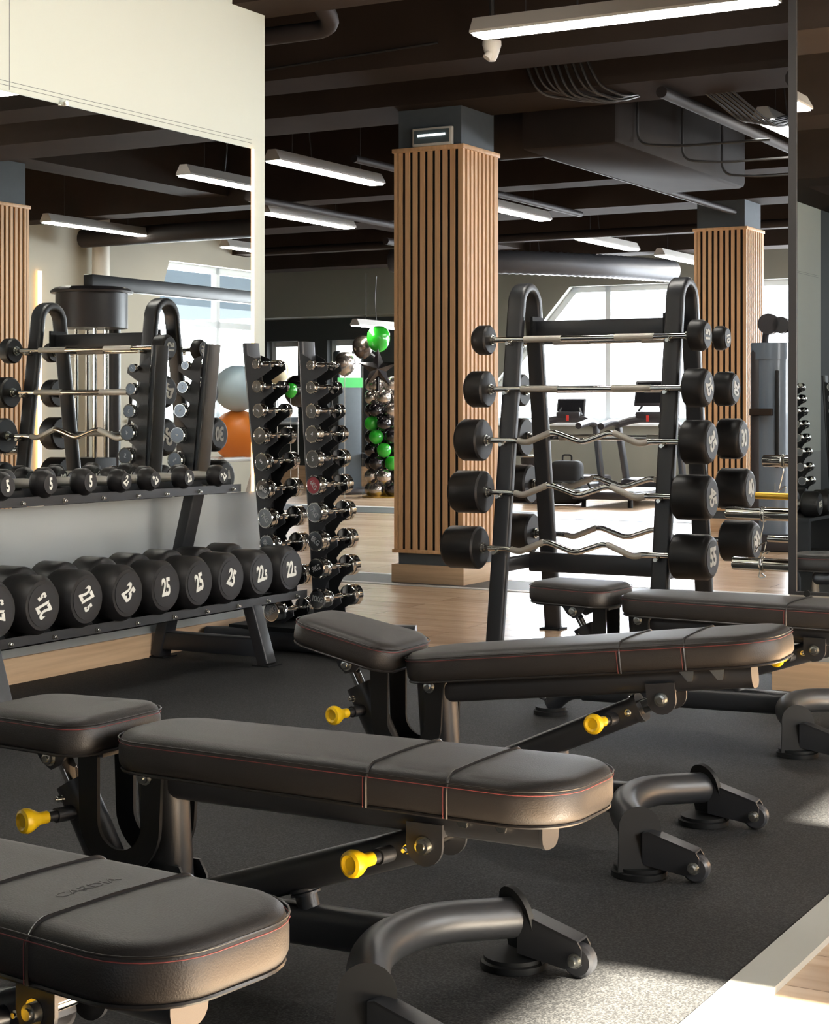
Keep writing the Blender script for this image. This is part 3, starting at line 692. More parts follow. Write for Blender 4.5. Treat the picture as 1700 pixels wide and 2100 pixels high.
# ================================================================= RUBBER DUMBBELLS AND RACK
def lathe_head(mb, y0, y1, r, cham=.022):
    L = abs(y1 - y0)
    mb.lathe([(0, 0), (r * .80, 0), (r * .97, .10), (r, .18), (r, 1 - cham / L), (r - cham * .75, 1), (0, 1)], (0, y0, 0), (0, y1, 0), 40)
def make_dumbbell(num, dia, headl, handl, ang, rootname='rubber_dumbbell'):
    t = thing(rootname, '', 'dumbbell')
    r = dia / 2; h = handl / 2
    for sg in (-1, 1):
        mb = MB(); lathe_head(mb, sg * h, sg * (h + headl), r); hd = mb.build('weight_head', M['rubberw'], t, ang=50)
        MB().lathe([(0, 0), (r * .70, 0), (r * .70, 1), (0, 1)], (0, sg * (h + headl - .001), 0), (0, sg * (h + headl + .0015), 0), 36).build('face_plate', M['face'], hd)
        y = sg * (h + headl + .0022)
        m = Matrix.Translation((0, y, 0)) @ Matrix.Rotation(PI / 2 if sg < 0 else PI / 2, 4, 'X')
        if sg > 0: m = Matrix.Translation((0, y, 0)) @ Matrix.Rotation(PI, 4, 'Z') @ Matrix.Rotation(PI / 2, 4, 'X')
        m = m @ Matrix.Rotation(ang, 4, 'Z')
        text(num, dia * (.44 if dia > .15 else .56), m, M['ink'], hd, sx=.60, off=.035)
    MB().lathe([(0, 0), (.015, 0), (.017, .3), (.018, .5), (.017, .7), (.015, 1), (0, 1)], (0, -h, 0), (0, h, 0), 20).build('handle', M['knurl'], t)
    return t
# local -y of room frame = +q (towards the room): rack along x
def place(o, s, q, z, label, group=None, rz=0):
    o.location = P(s, q, z); o.rotation_euler = (0, 0, TH + rz); o['label'] = label
    if group: o['group'] = group
low = [(-1.50, '27.5', 100), (-1.288, '27.5', 122), (-1.07, '27.5', -58), (-.852, '25', -48), (-.637, '25', 4), (-.438, '25', 14), (-.234, '25', -22), (-.03, '22.5', 8), (.178, '22.5', 3)]
for i, (s, num, a) in enumerate(reversed(low)):
    d = make_dumbbell(num, .196 if num != '22.5' else .190, .135, .13, R_(a))
    n = len(low) - i
    pos = ['rightmost', 'second from the right', 'third from the right', 'fourth from the right', 'fifth from the right', 'sixth from the right', 'seventh from the right', 'second from the left, figures upside down', 'leftmost, cut off by the picture edge'][i]
    place(d, s, .35, .370, 'black %s dumbbell on the lower rack shelf, %s' % (num, pos), 'heavy dumbbells on the lower shelf')
up = [(-1.248, '5', 8), (-1.035, '5', 2), (-.825, '5', 0), (-.626, '2.5', -38), (-.454, '2.5', 35), (-.245, '2.5', 10), (-.02, '2.5', 48)]
for i, (s, num, a) in enumerate(reversed(up)):
    d = make_dumbbell(num, .098 if num == '5' else .086, .062, .13, R_(a))
    pos = ['rightmost', 'second from the right', 'third from the right', 'fourth from the right', 'third from the left', 'second from the left', 'leftmost'][i]
    place(d, s, .235, .752 if num == '5' else .748, 'small black %s dumbbell on the upper rack shelf, %s' % (num, pos), 'light dumbbells on the upper shelf')
def scallop(x0, x1, centers, R, ztop, zbot):
    pts = [(x0, zbot), (x1, zbot), (x1, ztop)]
    arcs = []
    for c in sorted(centers, reverse=True):
        if c + R > x1: 
            pass
        for k in range(9):
            a = -R_(15) - (PI - 2 * R_(15)) * k / 8
            arcs.append((min(max(c + R * math.cos(a), x0 + .002), x1 - .002), ztop + R * .26 + R * math.sin(a)))
    return pts + arcs + [(x0, ztop)]
def make_rack(low_s, up_s):
    t = thing('dumbbell_rack', 'black two-tier dumbbell rack standing along the mirror wall', 'rack', P(0, 0, .010), TH)
    for sx in (0, -1.47, -2.94):
        fr = MB(); fr.sweep([(sx, -.555, .006), (sx, -.475, .26)], rrect(.065, .05, .006), side=(1, 0, 0)); fr.build('front_leg', M['metal'], t)
        fr = MB(); fr.sweep([(sx, -.035, .006), (sx, -.215, .70)], rrect(.075, .05, .006), side=(1, 0, 0)); fr.build('rear_leg', M['metal'], t)
        MB().bx(sx - .032, sx + .032, -.53, -.05, .035, .105).build('base_bar', M['metal'], t, bevel=.004)
        for y in (-.555, -.045): MB().bx(sx - .045, sx + .045, y - .04, y + .04, 0, .006).build('foot_plate', M['metal_dk'], t)
        MB().sweep([(sx, -.10, .245), (sx, -.485, .245)], rrect(.05, .05, .005), side=(1, 0, 0)).build('shelf_arm', M['metal'], t)
    for nm, x0, x1, cs, yf, yb, R, zt, zb, cu in (('lower_shelf', -3.1, .36, [v for v in low_s], -.505, -.19, .105, .295, .235, 0), ('upper_shelf', -3.1, .14, [v for v in up_s], -.33, -.14, .052, .716, .672, 0)):
        ext = [min(cs) - .215 * k for k in range(1, 7)]
        cs2 = sorted(set([c for c in cs + ext if c - R > x0 and c < x1]))
        sh = MB(); sh.bx(x0, x1, yf, yb, zb - .0, zb + .006).bx(x0, x1, yf - .004, yf, zb - .004, zb + .028); 
        shelf = sh.build(nm, M['metal'], t)
        for y in (yf + .045, yb - .045 + .0):
            MB().prism(scallop(x0 + .003, x1 - .003, cs2, R, zt + (.004 if y > -.3 else 0), zb + .006), .005, (0, y, 0)).build('cradle_plate', M['metal_dk'], shelf)
        bolts([((c + .10, yf - .004, zb + .008), (0, -1, 0), .006) for c in cs2], shelf)
    return t
make_rack([a for a, b, c in low], [a for a, b, c in up])

# ================================================================= CHROME DUMBBELL TOWER
def make_tower(label, loc, rot, cols, second=False):
    t = thing('dumbbell_tower', label, 'rack', loc, rot)
    return t
Z1 = [1.202, 1.108, 1.006, .90, .791, .676, .555, .443, .305, .165]
Z2 = [1.194, 1.102, 1.004, .908, .806, .698, .586, .469, .357, .231]
def chrome_db(r, L, hl, num, red=False):
    t = thing('chrome_dumbbell', '', 'dumbbell')
    h = L / 2
    for sg in (-1, 1):
        MB().lathe([(0, 0), (r * .55, .02), (r * .96, .10), (r, .16), (r, .42), (r * .93, .45), (r * .93, .50), (r, .53), (r, .92), (r * .93, 1), (r * .86, 1), (r * .84, .965), (0, .965)], (sg * (h - hl), 0, 0), (sg * h, 0, 0), 28).build('chrome_head', M['chrome'], t, ang=30)
        MB().lathe([(0, 0), (r * .82, 0), (r * .82, 1), (0, 1)], (sg * (h - hl * .06), 0, 0), (sg * (h - hl * .02), 0, 0), 28).build('end_cap', M['redcap'] if (red and sg < 0) else M['steelcap'], t)
    m = Matrix.Translation((-h + hl * .02 - .0004, 0, 0)) @ Matrix.Rotation(-PI / 2, 4, 'Z') @ Matrix.Rotation(PI / 2, 4, 'X') @ Matrix.Rotation(random.uniform(-1, 1), 4, 'Z')
    text(num, r * .75, m, M['etch'], t, sx=.8, off=.01, extr=.0003)
    MB().lathe([(0, 0), (.010, 0), (.0135, .3), (.0135, .7), (.010, 1), (0, 1)], (-h + hl, 0, 0), (h - hl, 0, 0), 16).build('handle', M['chrome'], t)
    return t
M['steelcap'] = mat('brushed_steel_cap', (.34, .36, .39), .16, .95)
AX = R_(7)   # dumbbell axis turned slightly towards the room
def tower(s0, qs, zs_list, label, real=True, flip=1, dbs=True):
    t = thing('dumbbell_tower', label, 'rack', P(s0, 0, .010), TH)
    L0 = t
    n_ = 0
    for ci, (q0, zs) in enumerate(zip(qs, zs_list)):
        def qz(z): return q0 + (1.2 - z) * (.11 if ci == 0 else .07)
        # post: thick curved vertical bar on the wall side
        pts = [(0.0, -(qz(z) - .085), z) for z in (1.285, 1.0, .7, .4, .1)]
        MB().sweep(pts, rrect(.10, .030, .012), side=(1, 0, 0)).build('post', M['metal'], t)
        for off in (-.055, .055):
            poly = [(-(qz(1.2) - .08), 1.235)]
            for k, z in enumerate(zs):
                zz = z
                q = qz(z)
                poly += [(-(q - .035), zz + .018), (-(q - .015), zz - .018), (-(q + .030), zz - .018), (-(q + .045), zz - .004), (-(q + .05), zz - .03), (-(q - .0), zz - .062)]
            poly += [(-(qz(.08) - .0), .09), (-(qz(.08) - .09), .09)]
            MB().prism(poly, .004, (off, 0, 0), (0, 1, 0), (0, 0, 1)).build('saddle_plate', M['metal_dk'] if off > 0 else M['metal'], t)
    # feet: two long curved rails
    for sx, a, b in ((-.15, qs[0] - .28, qs[1] + .36), (.17, qs[0] - .30, qs[1] + .30)):
        a = max(a, .03)
        pts = [(sx - .14 + .22 * 0, -b, .045), (sx, -(b - .22), .045), (sx, -(a + .15), .045), (sx - .06, -a, .045)] if sx < 0 else [(sx + .08, -b, .045), (sx, -(b - .2), .045), (sx, -(a + .15), .045), (sx, -a, .045)]
        MB().sweep(smooth_path(pts, .12, 8), rrect(.085, .085, .03), side=(0, 0, 1)).build('foot_rail', M['metal'], t)
    MB().bx(-.18, .2, -(qs[1] + .12), -(qs[0] - .08 if qs[0] > .12 else .05), .06, .10).build('base_plate', M['metal_dk'], t)
    return t
tower(.53, (.205, .485), (Z1, Z2), 'black two-column dumbbell tower holding chrome dumbbells, beyond the mirror')
kg = ['1', '2', '3', '4', '5', '6', '7', '8', '9', '10']
for ci, (q0, zs) in enumerate(((.205, Z1), (.485, Z2))):
    for k, z in enumerate(zs):
        f = k / 9
        r = [.0195, .0265, .031, .0365, .038, .041, .043, .043, .0435, .0435][k]
        L = .175 + .085 * f
        o = chrome_db(r, L, .030 + .035 * f, kg[k] + ('KG' if k > 4 else ''), red=(ci == 1 and k == 5))
        o.location = P(.53 + (.0 if ci == 0 else -.01), q0 + (1.2 - z) * (.11 if ci == 0 else .07), z + .0)
        o.rotation_euler = (0, 0, TH - AX)
        o['label'] = 'chrome dumbbell in the %s column of the tower, %s from the top%s' % (('left', 'right')[ci], ORD[k] , ', red-tinted end' if (ci == 1 and k == 5) else '')
        o['group'] = 'chrome dumbbells in the %s column' % ('left', 'right')[ci]

# ================================================================= FIXED BARBELLS AND RACK
RO = P(1.355, 1.39, 0); RZ = TH - PI / 2           # local x to the right, local y away from the camera
t = thing('barbell_rack', 'black double A-frame barbell rack standing on the wood floor', 'rack', RO, RZ)
ZT = 1.552; RA = .085
def legy(z):   # front leg offset magnitude
    return RA + (.30 - RA) * max(0, (ZT - RA - z)) / (ZT - RA)
for sx in (-.37, .37):
    pts = [(sx, -.30, .008), (sx, -RA, ZT - RA)] + [(sx, -RA * math.cos(a), ZT - RA + RA * math.sin(a)) for a in [PI * k / 14 for k in range(1, 14)]] + [(sx, RA, ZT - RA), (sx, .30, .008)]
    MB().sweep(pts, rrect(.078, .042, .014, 4), side=(1, 0, 0)).build('arch_frame', M['metal'], t)
    MB().box((sx, 0, .335), (.05, .46, .055)).build('side_brace', M['metal'], t, bevel=.006)
    for sy in (-.30, .30): MB().box((sx, sy, .004), (.10, .09, .008)).build('foot_plate', M['metal_dk'], t)
    MB().box((sx - .06 * (1 if sx > 0 else -1), .0, 1.365), (.012, .12, .11)).build('cross_bracket', M['metal_dk'], t)
MB().box((0, .0, 1.365), (.70, .05, .075)).build('top_crossbar', M['metal'], t, bevel=.008)
MB().box((0, .02, .335), (.70, .06, .085)).build('lower_crossbar', M['metal'], t, bevel=.008)
FR = [(1.317, '15', .130, .072, 0, 90, .50), (1.10, '25', .160, .095, 0, -62, .505), (.877, '35', .182, .115, 1, -60, .52), (.652, '45', .185, .150, 1, -78, .515), (.412, '55', .185, .160, 1, 4, .525)]
BK = [(1.317, '10', .105, .055, 0, -80, .49), (1.10, '20', .148, .085, 0, -100, .50), (.885, '30', .175, .105, 0, 2, .515), (.668, '40', .178, .135, 1, 20, .52), (.44, '50', .18, .145, 1, 35, .53)]
rack_t = t
def barbell(z, num, dia, hl, ez, ang, hc, front):
    lv = ['topmost', 'second from top', 'middle level', 'second from bottom', 'lowest'][[k for k in range(5) if (FR if front else BK)[k][1] == num][0]]
    t2 = thing('fixed_barbell', 'black %s barbell with %s chrome bar, %s, %s side' % (num, 'zigzag' if ez else 'straight', lv, 'near' if front else 'far'), 'barbell', (0, 0, 0), RZ, group='fixed barbells on the rack')
    y = -(legy(z) + .045) if front else (legy(z) + .045)
    sc = 1 if front else 1
    t2.location = RO + A * (y * 1.0) + Vector((0, 0, z)); h = hc - hl / 2; r = dia / 2
    if ez:
        pts = [(-h, 0, 0), (-.325, 0, 0), (-.29, 0, -.012), (-.12, 0, .028), (0, 0, -.022), (.12, 0, .028), (.29, 0, -.012), (.325, 0, 0), (h, 0, 0)]
        pts = [(-h, 0, 0), (-.31, 0, 0), (-.26, 0, -.010), (-.135, 0, .040), (0, 0, -.006), (.135, 0, .040), (.26, 0, -.010), (.31, 0, 0), (h, 0, 0)]
        pts = [Vector(p) for p in pts]
        MB().tube(smooth_path(pts, .03, 4), .0125, 14).build('bar', M['chrome'], t2)
        for sg in (-1, 1):
            k = MB().tube(smooth_path([Vector((sg * .30, 0, -.001)), Vector((sg * .26, 0, -.010)), Vector((sg * .145, 0, .036))], .03, 4), .0136, 14); k.build('grip', M['knurl'], t2)
    else:
        MB().tube([(-h, 0, 0), (h, 0, 0)], .0125, 14).build('bar', M['chrome'], t2)
        for sg in (-1, 1): MB().tube([(sg * .30, 0, 0), (sg * .125, 0, 0)], .0145, 16).build('grip', M['knurl'], t2)
    for sg in (-1, 1):
        mb = MB(); Lh = hl
        mb.lathe([(0, 0), (r - .008, 0), (r, .008 / Lh), (r, 1 - .02 / Lh), (r - .010, 1 - .004 / Lh), (r - .016, 1), (0, 1)], (sg * h, 0, 0), (sg * (h + Lh), 0, 0), 44)
        hd = mb.build('weight_head', M['rubberw'], t2, ang=40)
        MB().lathe([(0, 0), (r * .76, 0), (r * .76, 1), (0, 1)], (sg * (h + Lh - .001), 0, 0), (sg * (h + Lh + .0015), 0, 0), 36).build('face_plate', M['face'], hd)
        MB().lathe([(0, 0), (.019, 0), (.019, .5), (.024, .5), (.024, 1), (0, 1)], (sg * (h - .020), 0, 0), (sg * (h + .001), 0, 0), 18).build('collar', M['steel'], hd)
        m = Matrix.Translation((sg * (h + Lh + .0022), 0, 0)) @ Matrix.Rotation(sg * PI / 2, 4, 'Z') @ Matrix.Rotation(PI / 2, 4, 'X') @ Matrix.Rotation(R_(ang), 4, 'Z')
        text(num, dia * .56, m, M['ink'], hd, sx=.78, off=.035)
    for sx in (-.37, .37):
        MB().cyl((sx - .0, (abs(y) - .055) * (1 if not front else -1), z - .022), (sx, y + (.035 if not front else -.035), z - .017), .0085, 12).build('bar_peg', M['steel'], rack_t)
for a in FR: barbell(*a, True)
for a in BK: barbell(*a, False)

# ================================================================= OLYMPIC BAR STORAGE BEHIND THE PARTITION
t = thing('bar_storage_rack', 'dark upright holding horizontal olympic bars behind the partition', 'rack', P(SP + .24, QP + .02, 0), RZ)
MB().bx(.62, .68, .0, .06, 0, 1.6).build('upright', M['metal'], t)
MB().bx(.4, .9, -.02, .3, 0, .03).build('foot_plate', M['metal_dk'], t)
MB().bx(1.3, 1.36, .0, .06, 0, 1.6).build('upright', M['metal'], t)
def obar(px_end, py, d, label, clip=True, r=.025, L=2.0, clipx=.22, hang=True, shoulder=None):
    X = (px_end - CX) * d / F; z = 1 - (py - HY) * d / F
    o = thing('olympic_bar', label, 'barbell', (X, d, z), RZ, group='olympic bars behind the partition')
    mb = MB().lathe([(0, 0), (r * .9, 0), (r, .01), (r, .99), (0, 1)], (0, 0, 0), (.42, 0, 0), 24); mb.build('sleeve', M['chrome'], o)
    MB().cyl((.42, 0, 0), (.44, 0, 0), r * 1.3, 24).build('sleeve_collar', M['chrome'], o)
    MB().cyl((.44, 0, 0), (L, 0, 0), .014, 16).build('bar', M['knurl'], o)
    if clip:
        g = thing('spring_collar', 'wire spring clip on the %s' % label.split(',')[0], 'clip', Vector((X, d, z)) + Vector((math.cos(RZ), math.sin(RZ), 0)) * clipx, RZ, group='spring clips on the bars')
        pts = [( .006 * k / 8 - .012, (r + .003) * math.cos(PI * k / 4), (r + .003) * math.sin(PI * k / 4)) for k in range(25)]
        MB().tube(pts, .0022, 6).build('coil', M['steel'], g)
        if hang: MB().tube(smooth_path([(.0, -r, 0), (.01, -r - .01, -r - .01), (-.012, -.04, -.13), (.012, -.045, -.15), (.022, -.04, -.10), (-.01, -.04, -.12), (-.03, -.03, -.15), (-.03, -.03, -.09)], .01), .0022, 6).build('grip_wire', M['steel'], g)
        else: MB().tube(smooth_path([(.0, -r, -.03), (.02, -r, -.045), (-.01, -r, -.05), (0, -.01, r + .02), (.03, 0, r + .03), (.01, 0, r + .015)], .01), .0022, 6).build('grip_wire', M['steel'], g)
obar(1565, 945, 7.3, 'chrome bar end sticking out highest behind the mirror frame', clipx=.09)
obar(1490, 1052, 6.72, 'chrome bar end in the middle, with hanging clip', clipx=.15)
obar(1503, 1155, 6.66, 'chrome bar end lowest, with open clip', clipx=.12, hang=False)
for px, py, d, lab, m in ((1550, 1016, 6.9, 'thin brass-coloured bar between the two upper chrome bar ends', 'gold'), (1575, 1104, 6.9, 'thin chrome bar above the lowest bar end', 'chrome')):
    o = MB().cyl((0, 0, 0), (1.7, 0, -.03), .014, 14).build('thin_bar', M[m], None); o.location = ((px - CX) * d / F, d, 1 - (py - HY) * d / F); o.rotation_euler = (0, 0, RZ); tag(o, lab, 'barbell')

# ================================================================= FAR EQUIPMENT
def at(px, d, z=0): return Vector(((px - CX) * d / F, d, z))
t = thing('cable_machine', 'tall blue-grey cable machine with rounded cover right of the far column', 'exercise machine', at(1583, 12.6), R_(-20))
cov = [(-.13, -.10), (-.10, -.14), (0, -.155), (.10, -.14), (.13, -.10), (.13, .12), (-.13, .12)]
mb = MB(); mb.sweep([(0, 0, .12), (0, 0, 1.38)], cov, side=(1, 0, 0)); mb.build('cover', M['mach'], t, ang=50)
mb = MB(); mb.sweep([(0, 0, 1.38), (0, 0, 1.50)], [(a * 1.06, b * 1.06) for a, b in cov], side=(1, 0, 0)); mb.build('cover_cap', M['mach'], t, ang=50)
MB().box((-.10, -.10, .75), (.07, .10, 1.4)).build('column', M['mach_dk'], t, bevel=.02)
MB().box((.06, -.165, .95), (.03, .02, .7)).build('guide_slot', M['metal_dk'], t, bevel=.008)
MB().box((-.05, -.19, 1.0), (.16, .08, .05)).build('carriage', M['beam'], t, bevel=.006)
MB().box((0, 0, .06), (.36, .5, .12)).build('base', M['mach_dk'], t, bevel=.02)
MB().tube(smooth_path([(-.05, 0, 1.48), (-.04, -.02, 1.60), (.4, -.02, 1.60)], .05), .025, 10).build('top_arm', M['mach_dk'], t)
MB().cyl((-.02, -.06, 1.64), (-.02, .06, 1.64), .075, 24).build('pulley', M['mach_dk'], t)
MB().cyl((.07, -.06, 1.63), (.07, .06, 1.63), .06, 24).build('pulley', M['metal'], t)
def treadmill(px, d, label, big=False):
    t = thing('treadmill', label, 'treadmill', at(px, d), TH - PI / 2 + R_(0))
    # local y: front towards the far wall
    MB().bx(-.40, .40, -1.0, .95, .10, .19).build('deck', M['mach_dk'], t, bevel=.02)
    MB().bx(-.27, .27, -.98, .62, .19, .196).build('belt', M['belt'], t, smooth=False)
    for sx in (-1, 1): MB().bx(sx * .28, sx * .40, -1.0, .6, .19, .215).build('side_rail', M['beltrail'], t, bevel=.006)
    MB().bx(-.42, .42, .55, 1.0, .10, .30).build('motor_hood', M['mach_dk'], t, bevel=.05)
    for sx in (-1, 1):
        MB().sweep([(sx * .38, .72, .2), (sx * .40, .45, 1.02)], rrect(.07, .10, .02), side=(1, 0, 0)).build('upright', M['metal'], t)
        MB().tube(smooth_path([(sx * .40, .50, .98), (sx * .40, .30, 1.04), (sx * .40, -.10, .98)], .1), .045, 12).build('handrail', M['mach_dk'], t)
    MB().tube(smooth_path([(-.40, .42, 1.0), (-.2, .50, 1.07), (.2, .50, 1.07), (.40, .42, 1.0)], .12), .05, 10).build('front_bar', M['mach_dk'], t)
    MB().box((0, .50, 1.12), (.34, .10, .10)).build('console', M['mach_dk'], t, bevel=.02)
    MB().box((.02, .40, 1.08), (.03, .02, .08)).build('safety_clip', M['redclip'], t)
    tilt = Matrix.Translation((0, .56, 1.40 if not big else 1.18)) @ Matrix.Rotation(R_(-14), 4, 'X')
    sc = MB().box((0, 0, 0), (.42, .04, .34), tilt).build('screen_housing', M['mach_dk'], t, bevel=.015)
    MB().box((0, -.022, .01), (.37, .004, .27), tilt).build('screen', M['screen'], sc, smooth=False)
    for sx in (-1, 1): MB().tube([(sx * .18, .5, 1.12), (sx * .12, .57, 1.24)], .015, 8).build('screen_arm', M['metal'], t)
    for sx in (-.3, .3):
        MB().cyl((sx, -.85, .0), (sx, -.85, .1), .03, 12).build('foot', M['metal_dk'], t)
        MB().cyl((sx - .04, .8, .05), (sx + .04, .8, .05), .05, 12).build('wheel', M['metal_dk'], t)
    t.scale = (.88, .88, .86)
    return t
M['beltrail'] = mat('pale_side_rail', (.45, .50, .56), .35); M['redclip'] = mat('red_clip', (.6, .04, .03), .5)
treadmill(1300, 18.8, 'treadmill behind the barbell rack in front of the far window')
treadmill(1135, 20.0, 'treadmill farther left with an upright screen, in front of the far window', True)
# backpack and bin
t = thing('backpack', 'black backpack standing on the floor behind the barbell rack', 'backpack', at(1163, 18.6), R_(-20))
MB().bx(-.17, .17, -.11, .11, .01, .48).build('body', M['bag'], t, bevel=.07, seg=5)
MB().bx(-.14, .14, -.17, -.08, .03, .27).build('pocket', M['bag'], t, bevel=.04, seg=4)
MB().tube(smooth_path([(.16, -.05, .3), (.28, -.08, .22), (.26, -.08, .08), (.17, -.05, .06)], .06), .014, 8).build('strap', M['bag'], t)
MB().tube(smooth_path([(-.05, 0, .48), (-.05, 0, .54), (.05, 0, .54), (.05, 0, .48)], .03), .01, 8).build('handle', M['bag'], t)
t = thing('waste_bin', 'dark bin with a silver rim beside the backpack', 'bin', at(1098, 18.9), 0)
MB().lathe([(0, 0), (.13, 0), (.16, 1), (.15, 1), (.12, .03), (0, .03)], (0, 0, 0), (0, 0, .52), 20).build('body', M['mach_dk'], t)
MB().tube([(.16 * math.cos(a), .16 * math.sin(a), .52) for a in [2 * PI * k / 20 for k in range(20)]], .012, 8, closed=True).build('rim', M['steel'], t)
# dark machine with green band, far left
t = thing('strength_machine', 'dark upright exercise machine with a green band left of the balloons', 'exercise machine', at(712, 21.3), R_(25))
MB().bx(-.16, .16, -.1, .1, .05, 1.75).build('frame', M['shaft'], t, bevel=.03)
MB().bx(-.17, .17, -.105, -.09, 1.30, 1.42).build('green_band', M['green'], t)
MB().bx(-.14, .14, -.104, -.098, 1.42, 1.80).build('panel', M['winframe'], t)
MB().bx(-.3, .35, -.4, .4, 0, .07).build('base', M['mach_dk'], t, bevel=.02)
MB().tube(smooth_path([(0, 0, 1.7), (.1, -.25, 1.78), (.35, -.3, 1.6), (.36, -.3, 1.4)], .1), .02, 8).build('pull_arm', M['metal'], t)
MB().bx(.15, .42, -.35, .0, .42, .50).build('seat', M['leather'], t, bevel=.03)
MB().bx(.24, .30, -.2, -.1, .05, .42).build('seat_post', M['metal'], t)
# ---------------- balloons
def balloon(px, py, d, dia, m, lab, str_len=None, sz=1.0, group=None):
    z = 1 - (py - HY) * d / F; r = dia / 2
    t = thing('balloon', lab, 'balloon', at(px, d, z), random.uniform(0, 3), group=group)
    prof = [(0, 0), (.30, .02), (.62, .12), (.86, .27), (.98, .45), (1, .56), (.92, .75), (.70, .90), (.38, .98), (0, 1)] if str_len else None
    if str_len:
        MB().lathe([(a * r, b) for a, b in prof], (0, 0, -r * 1.18), (0, 0, r * 1.05), 28).build('skin', M[m], t, ang=80)
        MB().cyl((0, 0, -r * 1.24), (0, 0, -r * 1.15), .014, 10, .006).build('knot', M[m], t)
        MB().cyl((0, 0, -r * 1.2), (0, 0, -(z - .004)), .0035, 5).build('ribbon', M['white'], t)
    else:
        MB().sphere((0, 0, 0), r, 20, 12, 1, 1, sz).build('skin', M[m], t)
    return t
balloon(776, 694, 20.3, .28, 'gballoon', 'large green balloon floating highest beside the near column', 1.85)
balloon(744, 711, 20.5, .25, 'bronze' if 'bronze' in M else 'sballoon', 'dark metallic balloon left of the green one', 1.8)
balloon(707, 745, 20.1, .25, 'sballoon', 'silver balloon floating lowest of the three by the ribbons', 1.55)
balloon(569, 762, 20.6, .27, 'cballoon', 'cream balloon behind the left tower column', 1.4)
balloon(611, 800, 20.4, .34, 'bballoon', 'black balloon between the two tower columns', 1.2)
balloon(596, 800, 20.2, .16, 'gballoon', 'small green balloon touching the black one', .9)
# star
t = thing('foil_star', 'black foil star balloon on top of the balloon column', 'balloon', at(775, 20.12, 1.50), 0)
vs = []; n = 5
for k in range(10):
    r = .24 if k % 2 == 0 else .10; a = PI / 2 + k * PI / 5; vs.append((r * math.cos(a), 0, r * math.sin(a)))
vs += [(0, -.07, 0), (0, .07, 0)]
MB().add(vs, [(k, (k + 1) % 10, 10) for k in range(10)] + [((k + 1) % 10, k, 11) for k in range(10)]).build('foil', M['bballoon'], t, smooth=False)
MB().cyl((0, 0, -.26), (0, 0, -.1), .02, 8).build('stem', M['bballoon'], t)
# column of balloons: a spiral of small balloons in rings
rows = 9
cc = at(788, 20.4)
names = {'bballoon': 'black', 'gballoon': 'green', 'sballoon': 'silver'}
for r_ in range(rows):
    z = .09 + r_ * .155
    for k in range(5):
        a = 2 * PI * (k + .5 * (r_ % 2)) / 5 - 2.2
        x = cc.x + .155 * math.cos(a); y = cc.y + .155 * math.sin(a)
        u = (k + .0) % 5
        if r_ in (2, 3, 4, 5) and (math.sin(a) < -.1) and abs(math.cos(a) - (.75 - (r_ - 2) * .50)) < .40: m = 'gballoon'
        elif (r_ in (0, 1) and math.cos(a) < .1) or r_ >= 7 or (r_ in (5, 6) and math.cos(a) > .3): m = 'sballoon'
        else: m = 'bballoon'
        t = thing('balloon', 'small %s balloon, %s ring of the column from the floor, %s' % (names[m], ORD[r_], (('front left' if math.cos(a) < -.1 else 'front right' if math.cos(a) > .1 else 'front middle') if math.sin(a) < -.3 else 'at the back' if math.sin(a) > .6 else 'at the left' if math.cos(a) < 0 else 'at the right') + ('' if math.sin(a) < -.3 or math.sin(a) > .6 else ' side')), 'balloon', (x, y, z), 0, group='%s balloons in the %s ring of the column' % (names[m], ORD[r_]))
        MB().sphere((0, 0, 0), .088, 18, 12).build('skin', M[m], t)
o = MB().lathe([(0, 0), (.26, 0), (.27, .5), (.26, 1), (0, 1)], (0, 0, 0), (0, 0, .012), 30).build('gold_base', M['gold'], None); o.location = cc; tag(o, 'gold foil disc under the balloon column', 'foil disc')

# ================================================================= THINGS SEEN IN THE MIRROR
t = thing('cable_crossover', 'large cable crossover station with dark round shroud seen in the mirror', 'exercise machine', P(5.7, 5.1, 0), TH)
sh = [(.30 * math.cos(a), .30 * math.sin(a)) for a in [PI * 2 * k / 24 for k in range(24)]]
MB().sweep([(0, 0, 1.70), (0, 0, 2.0)], sh, side=(1, 0, 0)).build('shroud', M['mach_dk'], t, ang=50)
MB().lathe([(0, 0), (.34, 0), (.345, .3), (.30, .8), (.12, 1), (0, 1)], (0, 0, 1.99), (0, 0, 2.05), 28).build('shroud_lid', M['mach_dk'], t)
for dx, dy in ((-.08, .1), (.06, .1), (-.08, -.1), (.06, -.1)): MB().cyl((dx, dy, .15), (dx, dy, 1.75), .018, 10).build('guide_rod', M['chrome'], t)
MB().bx(-.15, .13, -.16, .16, .15, .62).build('weight_stack', M['metal_dk'], t, bevel=.01)
MB().bx(-.3, .3, -.3, .3, 0, .15).build('base', M['mach_dk'], t, bevel=.03)
MB().cyl((.30, .0, 0), (.30, .0, 2.02), .05, 16).build('post', M['metal'], t)
MB().bx(-.05, 3.1, -.05, .05, 2.03, 2.15).build('top_beam', M['metal'], t, bevel=.008)
MB().cyl((3.05, 0, 0), (3.05, 0, 2.05), .05, 16).build('post', M['metal'], t)
MB().box((.46, .0, 1.60), (.16, .09, .14)).build('pulley_block', M['mach_dk'], t, bevel=.02)
MB().tube(smooth_path([(.42, .07, 1.2), (.41, .09, 1.0), (.37, .09, .85)], .08), .014, 8).build('rope_handle', M['bag'], t)
t = thing('ball_rack', 'pale frame rack holding exercise balls at the mirror edge', 'rack', P(5.9, 3.75, 0), TH)
for x in (-.25, .35): 
    MB().tube([(x, -.25, 0), (x, -.05, .62)], .025, 8).build('leg', M['winframe'], t); MB().tube([(x, .25, 0), (x, -.05, .62)], .025, 8).build('leg', M['winframe'], t)
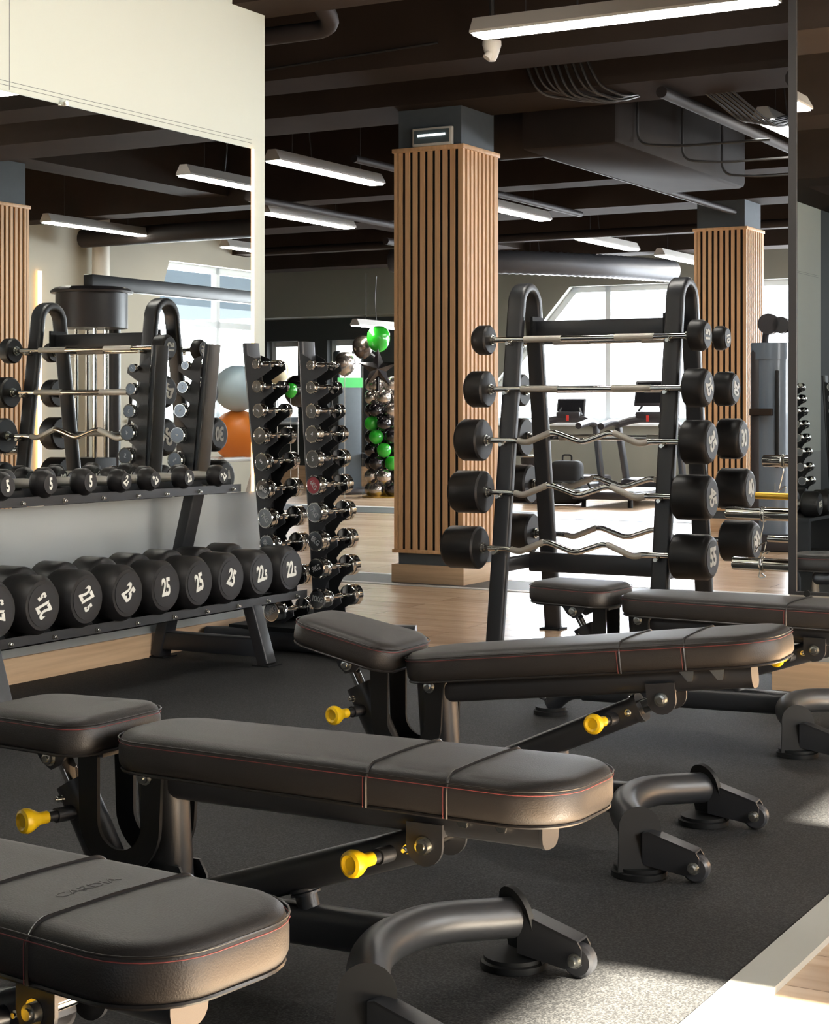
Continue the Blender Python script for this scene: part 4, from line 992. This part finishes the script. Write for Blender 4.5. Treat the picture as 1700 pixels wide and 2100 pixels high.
MB().tube([(-.3, -.14, .62), (.4, -.14, .62)], .02, 8).build('rail', M['winframe'], t); MB().tube([(-.3, .06, .62), (.4, .06, .62)], .02, 8).build('rail', M['winframe'], t)
o = MB().sphere((0, 0, 0), .21, 24, 16).build('exercise_ball', M['orange'], None); o.location = P(5.95, 3.79, .81); tag(o, 'orange exercise ball seen at the mirror edge', 'ball')
o = MB().sphere((0, 0, 0), .19, 24, 16).build('exercise_ball', M['paleb'], None); o.location = P(5.9, 3.76, 1.19); tag(o, 'pale blue exercise ball above the orange one', 'ball')
# second station behind the camera, seen in the right-hand mirror
Z3 = Z1
tower(-7.35, (.18, .50), (Z1, Z1), 'black dumbbell tower seen small in the right-hand mirror')
proto = chrome_db(.036, .20, .05, '8KG'); first = True
for ci, q0 in enumerate((.18, .50)):
    for k, z in enumerate(Z1):
        o = proto if first else copy_tree(proto); first = False
        o.location = P(-7.35, q0 + (1.2 - z) * (.11 if ci == 0 else .07), z); o.rotation_euler = (0, 0, TH + AX)
        o['label'] = 'chrome dumbbell in the right-hand mirror, %s column, %s from the top' % (('wall-side', 'room-side')[ci], ORD[k])
        o['group'] = 'chrome dumbbells seen in the right-hand mirror'

o = MB().bx(-.5, 7, -3.0, 0, 0, 2.2).build('outdoor_canopy', mat('canopy_grey', (.10, .13, .16), .7), None, smooth=False); o.location = P(7.5, 8.6, 2.32); o.rotation_euler = (0, 0, TH)
o.rotation_euler = (0, 0, TH); tag(o, 'dark structure outside, behind the upper panes of the mirrored window', 'building')
t = thing('dumbbell_stand', 'low black stand with three dumbbells seen in the right-hand mirror', 'rack', P(-5.6, .75, .010), TH)
MB().bx(-.45, .45, -.18, .12, .24, .262).build('shelf', M['metal'], t)
for sx in (-.36, .36): MB().bx(sx - .03, sx + .03, -.16, .10, 0, .24).build('leg', M['metal'], t)
for k, (s_, a) in enumerate(((-5.35, 80), (-5.6, 20), (-5.85, -10))):
    d = make_dumbbell('25', .18, .12, .12, R_(a))
    place(d, s_, .77, .362, 'black 25 dumbbell in the right-hand mirror, %s of three' % (('leftmost', 'middle', 'rightmost')[2 - k]), 'dumbbells on the low stand')
